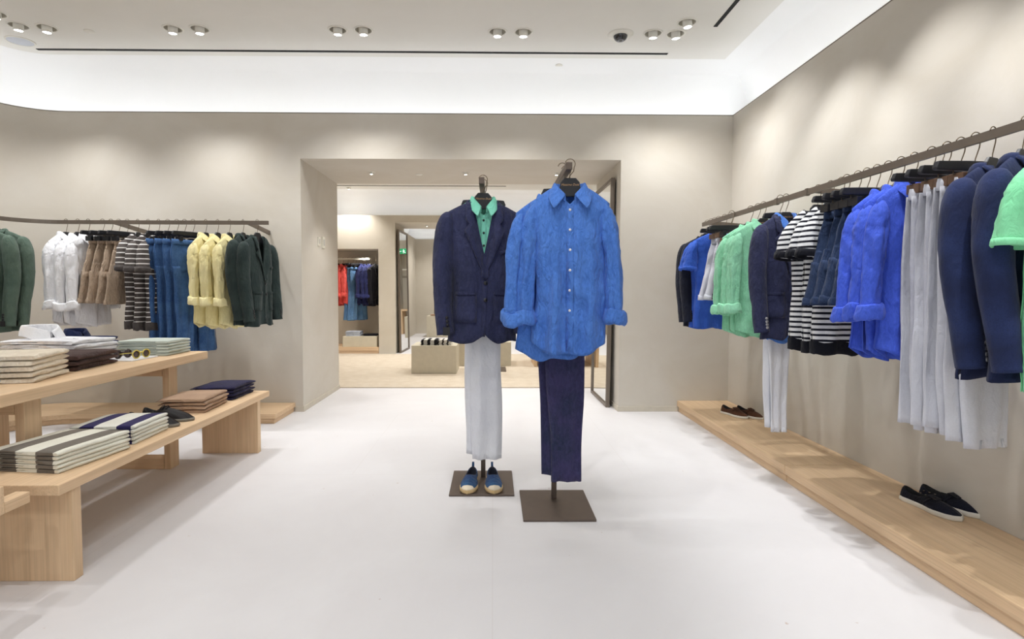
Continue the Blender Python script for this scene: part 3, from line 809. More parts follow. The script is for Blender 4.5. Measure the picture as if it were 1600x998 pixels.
# L-shaped platform at the left with a rounded corner
def Lplat(z0,z1,ins,name,parent):
    x1=-1.70-ins; yf=YW-.46+ins; xf=XL+.46-ins; rc=.35+ins*0
    p=[(x1,YW-.001),(x1,yf)]
    r=.33
    p+=[(xf+r-r*math.sin(R(a)),yf-r+r*math.cos(R(a))) for a in range(0,91,10)]
    p+=[(xf,.6),(XL+.001,.6)]
    p+=[(XL+RC-(RC-.001)*math.sin(R(a)),YW-RC+(RC-.001)*math.cos(R(a))) for a in range(90,-1,-10)]
    return prism(name,p,'Z',z0,z1,M_woodX,parent,.003)
t=empty('display_platform',(0,0,0),label='low oak platform along the back wall left of the doorway, curving at its corner',cat='platform',group='low oak platforms along the walls')
Lplat(.04,.078,0,'top_board',t); Lplat(0,.04,.012,'toe_board',t)

# ------------------------------------------------------------------ table, bench
TH=.655; BH=.375
t=empty('display_table',(0,0,0),label='long tall oak table with folded clothes, on slim post frames, left side',cat='table')
box('tabletop',-2.95,-1.83,1.45,3.66,TH-.048,TH,M_woodY,t,.003)
for y in (2.285,3.305):
    f=box('foot_bar',-2.88,-1.92,y,y+.088,0,.062,M_woodX,t,.002)
    box('top_bar',-2.88,-1.92,y,y+.088,TH-.11,TH-.049,M_woodX,t,.002)
    for x in (-2.92,-1.918): box('leg',x,x+.038,y,y+.088,0,TH-.049,M_woodZ,t,.002)
t=empty('display_bench',(0,0,0),label='low oak bench with slab ends in front of the tall table',cat='bench')
box('bench_top',-1.865,-1.495,1.95,3.80,BH-.038,BH,M_woodY,t,.003)
for y in (2.022,3.628): box('slab_leg',-1.862,-1.505,y,y+.045,0,BH-.039,M_woodZ,t,.002)
t=empty('corner_bench',(0,0,0),label='thick oak bench end cut off at the left edge, nearest the viewer',cat='bench')
box('bench_top',-2.9,-1.552,1.25,1.80,.335,.425,M_woodX,t,.003)
box('side_rail',-1.60,-1.553,1.801,1.90,.335,.372,M_woodY,t,.002)
for x in (-2.8,-2.1): box('slab_leg',x,x+.045,1.3,1.75,0,.334,M_woodZ,t,.002)

def anchor(t,x,y,z=0):
    d=Vector((x,y,z))-t.location
    t.location=(x,y,z)
    for c in KIDS(t): c.location=c.location-d
for t in list(bpy.data.objects):
    if t.name.startswith('display_table'): anchor(t,-2.39,2.8)
    elif t.name.startswith('display_bench'): anchor(t,-1.68,2.88)
    elif t.name.startswith('corner_bench'): anchor(t,-2.2,1.5)
    elif t.name.startswith('display_platform') and t.location.length<.01: anchor(t,-3,4.6)

# ------------------------------------------------------------------ cloth colours
F_white=fabric('white_cotton',C(238,239,242),C(230,231,236),wr=.4,grain=.06)
F_whitet=fabric('white_twill',C(222,224,230),C(214,216,224),wr=.3,grain=.1)
F_khaki=fabric('khaki_cotton',C(186,166,146),C(168,148,128),wr=.8,grain=.2,crk=.2)
F_khakid=fabric('tan_twill',C(176,148,124),C(164,136,114),wr=.3,grain=.15)
F_greyst=fabric('grey_white_stripe',C(88,82,80),C(76,70,68),(C(228,226,224),.036,.22,.3),wr=.3)
F_greytrim=fabric('grey_jersey',C(84,79,78),wr=.3)
F_denim=fabric('blue_denim',C(74,110,160),C(50,84,134),wr=.35,grain=.5,slub=True,crk=.3)
F_stitch=fabric('denim_seam',C(40,78,128),wr=.1)
F_yellow=fabric('yellow_cotton',C(244,234,182),C(236,224,166),wr=.45,grain=.08)
F_dgreen=fabric('dark_green_wool',C(54,66,64),C(40,52,52),wr=.35,grain=.35)
F_mgreen=fabric('olive_green_cotton',C(92,110,98),C(74,92,82),wr=.4,grain=.35)
F_navy=fabric('navy_wool',C(52,56,88),C(40,44,70),wr=.5,grain=.5,crk=.25)
F_navyb=fabric('bright_navy_wool',C(40,52,92),C(28,35,64),wr=.15,grain=.6)
F_navyd=fabric('dark_navy_wool',C(32,36,52),C(26,28,40),wr=.35,grain=.3)
F_blue=fabric('linen_blue',C(80,126,206),C(66,112,194),wr=.6,grain=.3,slub=True,crk=.35)
F_royal=fabric('royal_linen',C(70,98,212),C(58,84,196),wr=.32,grain=.3,slub=True,crk=.3)
F_blueknit=fabric('blue_jersey',C(58,98,196),C(46,82,176),wr=.4,grain=.15)
F_green=fabric('mint_linen',C(148,212,178),C(130,198,160),wr=.32,grain=.25,slub=True,crk=.3)
F_mint=fabric('mint_cotton',C(134,214,190),C(116,200,174),wr=.5,grain=.15)
F_mintpolo=fabric('mint_pique',C(138,222,172),C(128,214,162),wr=.3,grain=.15)
F_nstripe=fabric('navy_white_stripe',C(234,236,238),C(226,228,232),(C(22,24,36),.026,.42,.1),wr=.3)
F_ntrim=fabric('navy_jersey',C(18,20,30),wr=.3)
F_nshort=fabric('navy_canvas',C(46,62,94),C(34,48,76),wr=.4,grain=.35,crk=.3)
F_lgrey=fabric('pale_grey_cotton',C(208,210,219),C(198,200,210),wr=.22,grain=.15)
F_trn=fabric('ink_linen',C(58,54,92),C(38,46,72),wr=.5,grain=.5,slub=True,crk=.3)
F_aub=fabric('aubergine_cotton',C(48,40,60),wr=.4)
F_coral=fabric('coral_linen',C(236,96,88),C(220,84,78),wr=.5)
F_ldenim=fabric('light_denim',C(110,150,192),C(84,124,170),wr=.8,grain=.5)
F_navy2=fabric('indigo_linen',C(48,54,104),C(38,42,84),wr=.5)
F_black=fabric('black_wool',C(26,26,34),wr=.4)
B_dark=plain('dark_button',C(22,20,26),.3); B_white=plain('pearl_button',C(226,226,230),.25); B_metal=plain('silver_button',C(176,176,180),.3,.7)
B_green=plain('green_button',C(30,60,50),.3)
M_tag=plain('black_tag',C(14,14,18),.5)
M_clipw=plain('brown_clip',C(110,84,66),.45)

# ------------------------------------------------------------------ rails
RZ=1.567
def bracket(parent,p,q,w=.014):
    """tapered arm from rail point p to wall point q"""
    p=Vector(p);q=Vector(q); d=(q-p).normalized(); s=d.cross(Vector((0,0,1))).normalized()*w/2
    vs=[];
    for c,a,b in ((p,.015,-.015),(q,-.02,-.055)):
        for zz in (a,b):
            for sg in (-1,1): v=c+s*sg; vs.append((v.x,v.y,c.z+zz))
    return mesh('bracket',vs,[(0,1,3,2),(4,6,7,5),(0,4,5,1),(2,3,7,6),(0,2,6,4),(1,5,7,3)],M_bronze,parent,False)
YR=4.465; XRL=-3.62; XRR=1.65
t=empty('clothes_rail',(-2.5,YR,0),label='bronze clothes rail on the back wall left of the doorway, curving along the left wall',cat='clothes rail')
r=.30; path=[(-1.744,YR,RZ)]+[(-1.744-(k/20)*(XRL+r+1.744)*-1,YR,RZ) for k in range(1,20)]
path=[(-1.744+(XRL+r+1.744)*k/16,YR,RZ) for k in range(17)]+[(XRL+r-r*math.sin(R(a)),YR-r+r*math.cos(R(a)),RZ) for a in range(8,91,8)]+[(XRL,3.4,RZ),(XRL,2.6,RZ)]
o=tube('rail',path,0,M_bronze,t,flat=(.014,.03))
for x in (-1.90,-2.93): bracket(t,(x,YR,RZ),(x,YW,RZ))
bracket(t,(XRL,3.2,RZ),(XL,3.2,RZ))
for c in KIDS(t): c.location=-Vector(t.location)
t=empty('clothes_rail',(XRR,3,0),label='bronze clothes rail along the right wall above the oak platform',cat='clothes rail')
tube('rail',[(XRR,YR+.02,RZ),(XRR,3.2,RZ),(XRR,2,RZ),(XRR,.6,RZ)],0,M_bronze,t,flat=(.014,.03))
for y in (4.36,2.93,1.2): bracket(t,(XRR,y,RZ),(XR,y,RZ))
box('joint_sleeve',XRR-.0095,XRR+.0095,2.985,3.005,RZ-.019,RZ+.019,M_bronze,t,.001); box('joint_sleeve',XRR-.0095,XRR+.0095,3.30,3.33,RZ-.019,RZ+.019,M_bronze,t,.001)
for c in KIDS(t): c.location=-Vector(t.location)
HZ=RZ-.10

def garment(name,label,cat,group,loc,rz,fn,**k):
    t=empty(name,loc,rz,label=label,cat=cat,group=group); fn(t,**k); return t
def regroup(protos,i): return protos[i%len(protos)]
def hang_row(items,name,cat,group,fn,args,labels,hanger,hlabels,hkw={},dz=0,variants=2,scales=None):
    """items: list of (x,y,rz). builds `variants` originals then copies"""
    pro=[]
    for i,(x,y,rz) in enumerate(items):
        if i<variants:
            a=dict(args); a['seed']=args.get('seed',1)+i*17
            t=garment(name,labels[i],cat,group,(x,y,HZ+dz),rz,fn,**a); pro.append(t)
        else:
            t=copy_tree(pro[i%variants]); t.location=(x,y,HZ+dz); t.rotation_euler=(0,0,rz); t['label']=labels[i]
        t.location.z+=random.Random(i*7+int(x*100)).uniform(-.009,.006); t.rotation_euler.x=R(random.Random(i*5+int(y*90)).uniform(-1.2,1.2))
        hanger(hlabels[i],(x,y,HZ),rz,**hkw)
def ords(n,a,b):
    w={2:['first','second'],3:['first','second','third'],4:['first','second','third','fourth']}[n]
    return w
# --- back rail, left of the doorway: garments hang edge-on, their fronts facing the doorway (+x)
def back_row(xs,deg,name,cat,group,what,fn,args,hanger,hkw={},dz=0,variants=2,yoff=0,where='on the left back rail'):
    n=len(xs); od={1:[''],2:['left of the two','right of the two'],3:['leftmost of three','middle of three','rightmost of three'],4:['leftmost of four','second from left of four','third from left of four','rightmost of four']}[n]
    it=[(x,YR+yoff,R(d)) for x,d in zip(xs,deg)]
    labels=[f'{what} {where}, {q}' for q in od]
    wh=what.split(' with ')[0]
    hl=[f'black hanger under {cat} stock: {q}' for q in od]
    hl=[f'black hanger holding the {wh}, {q}' for q in od]
    hang_row(it,name,cat,group,fn,args,labels,hanger,hl,hkw,dz,variants)
back_row([-3.30,-3.21,-3.13],[90,86,86],'hanging_shirt','shirt','white shirts on the back rail','white shirt',make_shirt,dict(mat=F_white,seed=2,W=.185,L=.70,sl=.50,btn=None),hanger_shirt)
back_row([-3.02,-2.955,-2.895,-2.83],[74,74,76,76],'hanging_shorts','shorts','khaki shorts on the back rail','khaki shorts',make_shorts,dict(mat=F_khaki,seed=5,L=.48,w=.17,bandz=-.24),hanger_clip,dict(w=.18,clipx=.11),dz=-.045)
back_row([-2.75,-2.67,-2.59],[92,88,88],'hanging_tee','t-shirt','grey striped tees on the back rail','dark grey white-striped tee',make_tee,dict(mat=F_greyst,seed=8,W=.20,L=.69,band=F_greytrim,rmat=F_greytrim,sl=.22),hanger_shirt)
back_row([-2.52,-2.45,-2.39,-2.325],[68,66,66,66],'hanging_jeans','jeans','blue jeans on the back rail','blue denim jeans',make_jeans,dict(mat=F_denim,seed=11,L=.86,w=.185,stitch=F_stitch),hanger_clip,dict(w=.18,clipx=.12),dz=-.045)
back_row([-2.227,-2.136,-2.045],[86,84,86],'hanging_shirt','shirt','yellow shirts on the back rail','pale yellow shirt',make_shirt,dict(mat=F_yellow,seed=14,W=.18,L=.71,sl=.46),hanger_shirt)
back_row([-1.94,-1.83],[90,78],'hanging_jacket','jacket','dark green jackets on the back rail','dark green blazer',make_blazer,dict(mat=F_dgreen,seed=17,W=.185,L=.69,btn=B_dark,sleeve_btn=B_dark),hanger_shirt)
# jackets on the curved part by the left wall
for i,(y,rz,l,m) in enumerate([(4.19,-6,'olive green blazer on the left wall rail, the rear one with a black sleeve tag',F_mgreen),(4.05,4,'olive green blazer on the left wall rail, the front one showing its lapel',F_mgreen)]):
    garment('hanging_jacket',l,'jacket','olive green blazers on the left wall rail',(XRL+(.0 if i else .02),y,HZ+.01),R(rz),make_blazer,mat=m,seed=21+i,W=.225,L=.73,btn=B_dark,tag=M_tag,sleeve_btn=B_dark)
    hanger_shirt('black hanger holding the '+('front' if i else 'rear')+' olive green blazer by the left wall',(XRL+(.0 if i else .02),y,HZ),R(rz),W=.16)
garment('hanging_shirt','white shirt on the left wall rail, cut off by the left edge of the photo','shirt',None,(XRL-.03,3.86,HZ),0,make_shirt,mat=F_white,seed=31,W=.235,L=.70,roll=False,sl=.55)
hanger_shirt('black hanger holding the white shirt at the left edge of the photo',(XRL-.03,3.86,HZ),0)

# --- right rail: garments face the viewer
def right_row(ys,deg,name,cat,group,what,fn,args,hanger,hkw={},dz=0,variants=2,where='on the right rail',x=XRR,hx=None):
    n=len(ys); od={1:[''],2:['rear of the two','front of the two'],3:['rearmost of three','middle of three','front one of three'],4:['rearmost of four','second from rear','third from rear','front one of four']}[n]
    it=[(x,y,R(d)) for y,d in zip(ys,deg)]
    wh=what.split(' with ')[0]
    hang_row(it,name,cat,group,fn,args,[f'{what} {where}'+(', '+q if q else '') for q in od],hanger,[f'black hanger holding {wh} {where}'+(', '+q if q else '') for q in od],hkw,dz,variants)
right_row([4.39,4.31],[0,4],'hanging_jacket','jacket','dark navy blazers at the rail end','dark navy end blazer',make_blazer,dict(mat=F_navyd,seed=41,W=.185,L=.69,btn=B_dark,sleeve_btn=B_dark),hanger_shirt)
right_row([4.24,4.17],[0,5],'hanging_tee','t-shirt','bright blue tees on the right rail','bright blue tee',make_tee,dict(mat=F_blueknit,seed=44,W=.19,L=.69,sl=.20),hanger_shirt)
right_row([4.06,3.96],[4,8],'hanging_shorts','shorts','pale grey shorts on the right rail','pale grey shorts',make_shorts,dict(mat=F_lgrey,seed=47,L=.43,w=.14,bandz=None),hanger_clip,dict(w=.18,clipx=.09,clipmat=M_clipw),dz=-.045)
t=garment('hanging_shorts','aubergine shorts with a brown waist patch between pale shorts and green shirts','shorts',None,(XRR-.03,3.87,HZ-.045),R(6),make_shorts,mat=F_aub,seed=49,L=.43,w=.10,bandz=None)
box('leather_patch',-.095,-.055,-.032,-.026,-.10,-.02,plain('brown_leather',C(120,72,52),.6),t,.001)
hanger_clip('black hanger holding the aubergine shorts',(XRR-.03,3.87,HZ),R(6),w=.16,clipx=.06)
right_row([3.65,3.55,3.476],[-4,0,6],'hanging_shirt','shirt','mint green linen shirts on the right rail','mint green linen shirt',make_shirt,dict(mat=F_green,seed=52,W=.175,L=.70,sl=.49,btn=B_green),hanger_shirt,dict(letters=True))
#
# outfit: navy blazer over blue shirt with white trousers
t=garment('hanging_trousers','white trousers hanging below the navy blazer on the right rail','trousers',None,(XRR-.02,3.235,1.33),R(0),make_trousers,mat=F_whitet,seed=55,L=1.09,w=.07,wb=.046,off=.008,th=.016)
hanger_clip('black hanger holding the white trousers inside the blazer outfit',(XRR-.02,3.235,HZ-.0),R(0),w=.10,clipx=.05)
garment('hanging_shirt','bright blue shirt worn inside the navy blazer on the right rail','shirt',None,(XRR-.005,3.205,HZ+.004),R(6),make_shirt,mat=F_blue,seed=56,W=.135,L=.715,t=.030,btn=B_white,sleeves=False,fold=.006,crx=.050,cspread=.5,cgap=.22)
garment('hanging_jacket','navy blazer worn over a blue shirt above white trousers on the right rail','jacket',None,(XRR-.005,3.195,HZ),R(6),make_blazer,mat=F_navy,seed=57,W=.16,L=.69,vd=.27,btn=B_dark,sleeve_btn=B_metal,t=.06)
hanger_shirt('black hanger holding the navy blazer and blue shirt outfit',(XRR-.005,3.2,HZ),R(6),letters=True,W=.13)
right_row([2.92,2.81,2.726],[4,5,5],'hanging_tee','t-shirt','navy and white striped tees on the right rail','navy and white striped tee',make_tee,dict(mat=F_nstripe,seed=61,W=.148,L=.68,band=F_ntrim,rmat=F_ntrim,sl=.19,t=.055),hanger_shirt,dict(W=.12),x=XRR+.015)
right_row([2.66,2.578,2.516,2.45],[5,5,6,6],'hanging_shorts','shorts','navy shorts on the right rail','dark navy shorts',make_shorts,dict(mat=F_nshort,seed=64,L=.43,w=.16,bandz=-.23),hanger_clip,dict(w=.17,clipx=.10),dz=-.045)
right_row([2.38,2.306,2.233],[6,6,7],'hanging_shirt','shirt','royal blue linen shirts on the right rail','royal blue linen shirt',make_shirt,dict(mat=F_royal,seed=67,W=.160,L=.69,flare=.03,sl=.46,btn=B_white),hanger_shirt)
right_row([2.145,2.072,2.012,1.95],[5,5,6,8],'hanging_trousers','trousers','pale grey trousers on the right rail','pale grey trousers',make_trousers,dict(mat=F_lgrey,seed=70,L=.90,w=.085,wb=.068,off=.01),hanger_clip,dict(w=.16,clipx=.065,clipmat=M_clipw),dz=-.035)
for o in bpy.data.objects:
    if o.get('label','')=='pale grey trousers on the right rail, front one of four': o.scale=(1.3,1,1.02); o.location.x+=.03
right_row([1.883,1.775],[24,28],'hanging_jacket','jacket','navy wool blazers near the viewer','navy wool blazer',make_blazer,dict(mat=F_navyb,seed=74,W=.185,L=.69,btn=B_dark,sleeve_btn=B_metal),hanger_shirt)
garment('hanging_polo','mint green polo shirt on the right rail, cut off by the right edge','polo shirt',None,(XRR+.03,1.60,HZ-.01),R(-4),make_tee,mat=F_mintpolo,seed=78,W=.18,L=.69,sl=.22,polo=True)
hanger_shirt('black hanger holding the mint green polo shirt',(XRR+.03,1.60,HZ),R(-4))
garment('hanging_shirt','royal blue shirt behind the pale grey trousers, only its collar showing','shirt',None,(XRR+.06,2.19,HZ+.005),R(-8),make_shirt,mat=F_royal,seed=80,W=.14,L=.66,t=.03,fold=.006,sleeves=False)
hanger_shirt('black hanger holding the royal blue shirt behind the grey trousers',(XRR+.06,2.19,HZ),R(-8))

# ------------------------------------------------------------------ the two stands
def stand(label,x,y,ax,ay0,ay1,w=.333,d=.385,rz=0):
    t=empty('display_stand',(x,y,0),rz,label=label,cat='clothes stand')
    box('base_plate',-w/2,w/2,-d/2,d/2,0,.011,M_bronzed,t,.002)
    px,py=ax-x,ay1-y
    box('post',px-.0125,px+.0125,py-.0125,py+.0125,.011,1.565,M_bronzed,t,.002)
    box('arm',px-.0125,px+.0125,ay0-y,py+.0125,1.535,1.565,M_bronzed,t,.002)
    return t
stand('dark metal stand with square base holding the navy blazer outfit, left',-.0565,3.045,-.053,2.62,3.13)
stand('dark metal stand with square base holding the blue shirt outfit, right',.3055,2.725,.306,2.31,2.80)
# outfit one
X1=-.048
t=garment('hanging_trousers','white trousers on the left stand below the navy blazer','trousers',None,(X1+.005,2.80,1.37),R(4),make_trousers,mat=F_whitet,seed=90,L=1.155,w=.092,wb=.078,off=.012,th=.022)
hanger_clip('black clip hanger carrying the white trousers on the left stand',(X1,2.82,HZ),R(4),w=.11,clipx=.06)
garment('hanging_shirt','mint green shirt worn under the navy blazer on the left stand','shirt',None,(X1,2.735,HZ+.012),R(6),make_shirt,mat=F_mint,seed=91,W=.135,L=.56,t=.036,btn=B_dark,sleeves=False,fold=.005,crx=.050,cspread=.5,cgap=.22,cpt=.052)
garment('hanging_jacket','navy linen blazer over a mint shirt on the left stand','jacket',None,(X1,2.735,HZ),R(8),make_blazer,mat=F_navy,seed=92,W=.185,L=.665,vd=.30,t=.072,btn=B_dark,sleeve_btn=B_dark,tag=M_tag)
hanger_shirt('black lettered hanger holding the navy blazer on the left stand',(X1,2.72,HZ+.018),R(6),letters=True,W=.14,zr=.083)
for o in bpy.data.objects:
    if o.type=='EMPTY' and o.get('label','').startswith('black lettered hanger holding the navy'): o.scale=(1.0,1,1.0)
def espadrille(x,rz,lab,s): 
    return make_shoe('espadrille',.265,.046,fabric('blue_canvas',C(52,92,134),C(38,60,104),wr=.6,grain=.5),M_jute,(x,3.115,.012),R(180+rz),s,lab,'shoe','blue espadrilles on the left stand base','esp',inside=plain('navy_lining',C(18,22,40),.8))
M_jute=fabric('jute_rope',C(214,188,142),C(190,160,112),wr=.2,grain=.6); M_toe=plain('toe_cap_cream',C(224,212,190),.6)
espadrille(-.108,-5,'blue canvas espadrille on the stand base, left shoe of the pair',1)
espadrille(-.004,3,'blue canvas espadrille on the stand base, right shoe of the pair',-1)
# outfit two
X2=.318
garment('hanging_trousers','dark ink-blue trousers on the right stand below the blue shirt','trousers',None,(X2-.01,2.475,1.33),R(3),make_trousers,mat=F_trn,seed=95,L=1.115,w=.100,wb=.070,off=.018,th=.024)
hanger_clip('black clip hanger carrying the dark trousers on the right stand',(X2,2.50,HZ),R(3),w=.11,clipx=.06)
garment('hanging_shirt','second blue linen shirt hung behind the front one on the right stand','shirt',None,(X2-.062,2.450,HZ-.025),R(14),make_shirt,mat=F_blue,seed=97,W=.165,L=.69,sl=.47,t=.03,fold=.008)
garment('hanging_shirt','blue linen shirt with rolled cuffs, front one on the right stand','shirt',None,(X2,2.385,HZ+.012),R(-4),make_shirt,mat=F_blue,seed=96,W=.165,L=.695,sl=.50,btn=B_white,t=.058,fold=.030,flare=.018,wr=.009)
hanger_shirt('black lettered hanger holding the front blue shirt on the right stand',(X2,2.375,HZ+.022),R(-4),letters=True,W=.13,zr=.078)
hanger_shirt('black hanger holding the second blue shirt on the right stand',(X2-.022,2.450,HZ-.002),R(14),W=.13,zr=.102)

# ------------------------------------------------------------------ shoes on the platforms
suede=fabric('brown_suede',C(92,60,42),C(74,46,32),wr=.3,grain=.4); bsuede=fabric('black_suede',C(24,27,44),C(16,17,26),wr=.3,grain=.5)
make_shoe('loafer',.25,.045,suede,M_sole,(1.795,4.40,.095),R(180+24),1,'brown suede loafer on the right platform, left shoe of the pair','shoe','brown suede loafers on the platform','loafer')
make_shoe('loafer',.25,.045,suede,M_sole,(1.90,4.37,.095),R(180+22),-1,'brown suede loafer on the right platform, right shoe of the pair','shoe','brown suede loafers on the platform','loafer')
make_shoe('slip_on_shoe',.275,.047,bsuede,M_sole,(1.885,2.56,.095),R(180+12),1,'black suede slip-on shoe on the right platform, nearer the viewer','shoe','black suede shoes on the platform','slip')
make_shoe('slip_on_shoe',.275,.047,bsuede,M_sole,(1.985,2.58,.095),R(180+16),-1,'black suede slip-on shoe on the right platform, nearer the wall','shoe','black suede shoes on the platform','slip')

# ------------------------------------------------------------------ goods on the bench
F_kg=fabric('cream_grey_band',C(228,227,214),C(220,219,206),(C(112,106,98),.155,.46,.62),wr=.15,axis='X')
F_kn=fabric('cream_navy_band',C(226,226,216),C(218,218,208),(C(44,40,84),.155,.40,.60),wr=.15,axis='X')
stack('folded_knit',5,-1.86,-1.556,2.085,2.425,BH,.0165,F_kg,'folded cream and grey striped knit','in the nearest bench stack','grey striped knits on the bench','knitwear',1,rz=R(-8),jit=.003,slump=.005)
stack('folded_knit',5,-1.84,-1.56,2.46,2.74,BH,.0165,F_kn,'folded cream and navy striped knit','in the second bench stack','navy striped knits on the bench','knitwear',11,rz=R(2),jit=.004,slump=.005)
stack('folded_trousers',4,-1.83,-1.575,3.09,3.40,BH,.021,F_khakid,'folded tan trousers','in the tan bench stack','tan trousers on the bench','trousers',21,rz=R(3),jit=.006,slump=.012,ragged=.007)
F_fn=fabric('folded_navy',C(40,38,72),C(30,28,56),wr=.3)
stack('folded_trousers',4,-1.85,-1.575,3.46,3.765,BH,.021,F_fn,'folded dark navy trousers','in the farthest bench stack','navy trousers on the bench','trousers',31,rz=R(0),jit=.006,slump=.014,ragged=.008)
leather=plain('black_leather',C(22,18,19),.5,0,.25)
make_shoe('lace_up_shoe',.27,.045,leather,plain('grey_sole',C(120,116,106),.7),(-1.815,2.825,BH),R(-90-6),1,'black leather lace-up shoe on the low bench, front one of the pair','shoe','black leather shoes on the bench','lace')
make_shoe('lace_up_shoe',.27,.045,leather,plain('grey_sole',C(120,116,106),.7),(-1.81,2.935,BH),R(-90-2),-1,'black leather lace-up shoe on the low bench, rear one of the pair','shoe','black leather shoes on the bench','lace')
# ------------------------------------------------------------------ goods on the table
F_sage=fabric('sage_cotton',C(196,204,196),C(186,196,188),wr=.15)
stack('folded_trousers',5,-2.24,-1.925,3.385,3.635,TH,.018,F_sage,'folded sage grey trousers','in the farthest table stack','sage trousers on the table','trousers',41,jit=.003,slump=.004,slit=.75)
t=empty('display_card',(-2.065,3.235,TH),R(-3),label='white card under the sunglasses on the tall table',cat='card')
box('card',-.10,.10,-.11,.11,0,.006,M_paper,t,.001)
def sunglasses(label,loc,rz,fmat,lens):
    t=empty('sunglasses',loc,rz,label=label,cat='sunglasses',group='sunglasses on the card')
    for sg in (-1,1):
        pts=[(sg*.033+.024*math.cos(a*PI/10),0,.024+.022*math.sin(a*PI/10)) for a in range(21)]
        tube('rim',pts,.0032,fmat,t,8)
        lathe('lens',[(0,-.001),(.023,-.001),(.023,.001),(0,.001)],lens,t,20,(sg*.033,0,.024)).rotation_euler=(PI/2,0,0)
        tube('temple',[(sg*.058,0,.034),(sg*.060,.05,.030),(sg*.058,.10,.022),(sg*.054,.125,.004)],.0025,fmat,t,6)
    tube('bridge',[(-.010,0,.030),(0,-.002,.034),(.010,0,.030)],.0026,fmat,t,6)
    return t
lensm=plain('brown_lens',C(66,52,56),.1,0,.8)
sunglasses('yellow round-framed sunglasses standing on the white card',(-1.992,3.235,TH+.0065),R(76),plain('yellow_acetate',C(214,196,92),.3),lensm)
sunglasses('dark round-framed sunglasses left of the yellow pair, half hidden',(-2.085,3.22,TH+.0065),R(78),plain('dark_acetate',C(60,46,44),.3),lensm)
F_lea=fabric('brown_suede_dark',C(88,68,64),C(66,50,48),wr=.35,grain=.3)
stack('folded_jacket',3,-2.33,-2.01,2.72,3.07,TH,.026,F_lea,'folded dark brown jacket','in the table stack before the sunglasses','brown jackets on the table','jacket',51,rz=R(6),jit=.008,slump=.012,ragged=.012)
for z,x in ((.03,-2.04),(.062,-2.03)):
    pass
F_cream=fabric('cream_denim',C(236,226,208),C(226,214,194),wr=.5,grain=.15)
stack('folded_trousers',5,-2.37,-1.955,2.345,2.655,TH,.024,F_cream,'folded cream trousers','in the tall table stack nearest the front','cream trousers on the table','trousers',61,rz=R(14),jit=.007,slump=.010,ragged=.010)
F_lb=fabric('light_blue_cotton',C(172,196,232),C(156,182,222),wr=.4)
stack('folded_shirt',4,-2.36,-1.965,2.02,2.275,TH,.02,F_lb,'folded light blue shirt','in the table stack at the left edge','light blue shirts on the table','shirt',71,jit=.005,slump=.006)
def collar_on(item,x,y,h,rz,mat,btn,s=1.0):
    # collar and placket lie on the item: its own parts
    c=shirt_collar(mat,item,rx=.070,ry=.058,gap=.05,h=.036,point=.070,zb=0.012,fd=.014); c.location=(x,y,h); c.rotation_euler=(0,0,rz); c.scale=(s,s*1.15,s*1.35)
    d=Vector((math.sin(rz),-math.cos(rz),0)) ; n=Vector((d.y,-d.x,0))
    vs=[];L=.22
    for k in range(8):
        q=Vector((x,y,h+.0005))+d*(.055*s+L*k/7); 
        for sg in (-1,1): vs.append(q+n*.013*sg+Vector((0,0,.003)))
    p=mesh('placket',vs,[(2*k,2*k+1,2*k+3,2*k+2) for k in range(7)],mat,item); mod_solid(p,.003,0)
    for k in (0,2): 
        b=lathe('button',[(0,.003),(.005,.003),(.0055,0),(0,0)],btn,item,12); b.location=Vector((x,y,h+.005))+d*(.075+.08*k/1)*s
F_navyc=fabric('deep_navy_cotton',C(32,44,84),C(24,32,64),wr=.5)
it=stack('folded_shirt',5,-2.66,-2.215,3.08,3.375,TH,.024,F_white,'folded white dress shirt','in the stack behind the cream trousers','white dress shirts on the table','shirt',81,rz=R(-6),jit=.007,slump=.006,ragged=.009)
collar_on(it[-1],-.115,.0,.021,R(78),F_white,B_white,1.12)
it=stack('folded_shirt',4,-2.80,-2.385,3.385,3.645,TH,.026,F_navyc,'folded navy shirt','in the stack behind the white shirts','navy shirts on the table','shirt',91,rz=R(-4),jit=.006,slump=.008,ragged=.008)
collar_on(it[-1],.02,.02,.023,R(75),F_navyc,B_dark,.75)

# ------------------------------------------------------------------ the rooms beyond the doorway
Y2=9.33; Y2B=10.3; LIP2=2.28; C2=2.66; Y3=13.7
x0,x1=-3.9,3.4
o=box('floor_rug_edge',-3.3,3.2,6.06,9.22,0.001,.012,M_rug,bev=.003); o.name='area_rug'; props(o,'large beige wool rug on the floor beyond the doorway','rug')
# far wall of room two: niche on the left, wide opening in the middle
pts=[(x0,0),(-3.6,0),(-3.6,1.715),(-1.87,1.715),(-1.87,0),(-1.6,0),(-1.6,2.145),(1.1,2.145),(1.1,0),(x1,0),(x1,LIP2-.02),(x0,LIP2-.02)]
o=prism('wall_far',pts,'Y',Y2,Y2B,M_wall2); o['kind']='structure'
o=box('wall_niche',-3.7,-1.8,Y2+.62,Y2+.66,0,1.75,M_wall2,bev=0); o['kind']='structure'
o=box('wall_side_left',x0-.2,x0,YW2,Y2,0,LIP2-.02,M_wall2,bev=0); o['kind']='structure'
o=box('wall_side_right',x1,x1+.2,YW2,Y2,0,LIP2-.02,M_wall2,bev=0); o['kind']='structure'
def room2_path(d):
    # far wall with a projecting pier from x=-1.87 on
    return [(x1+d,YW2),(x1+d,Y2+d),(-1.87-d*0-.0,Y2+d),(x0+.4,Y2+d)]+[(x0+.4-(.4+d)*math.sin(R(a)),Y2-.4+(.4+d)*math.cos(R(a))) for a in range(15,91,15)]+[(x0-d,YW2)]
C2P=[(.012,LIP2-.03),(.216,LIP2-.03),(.216,2.36)]+[(-.10+.316*math.cos(R(a)),2.36+(C2-2.36)*math.sin(R(a))) for a in range(10,91,10)]
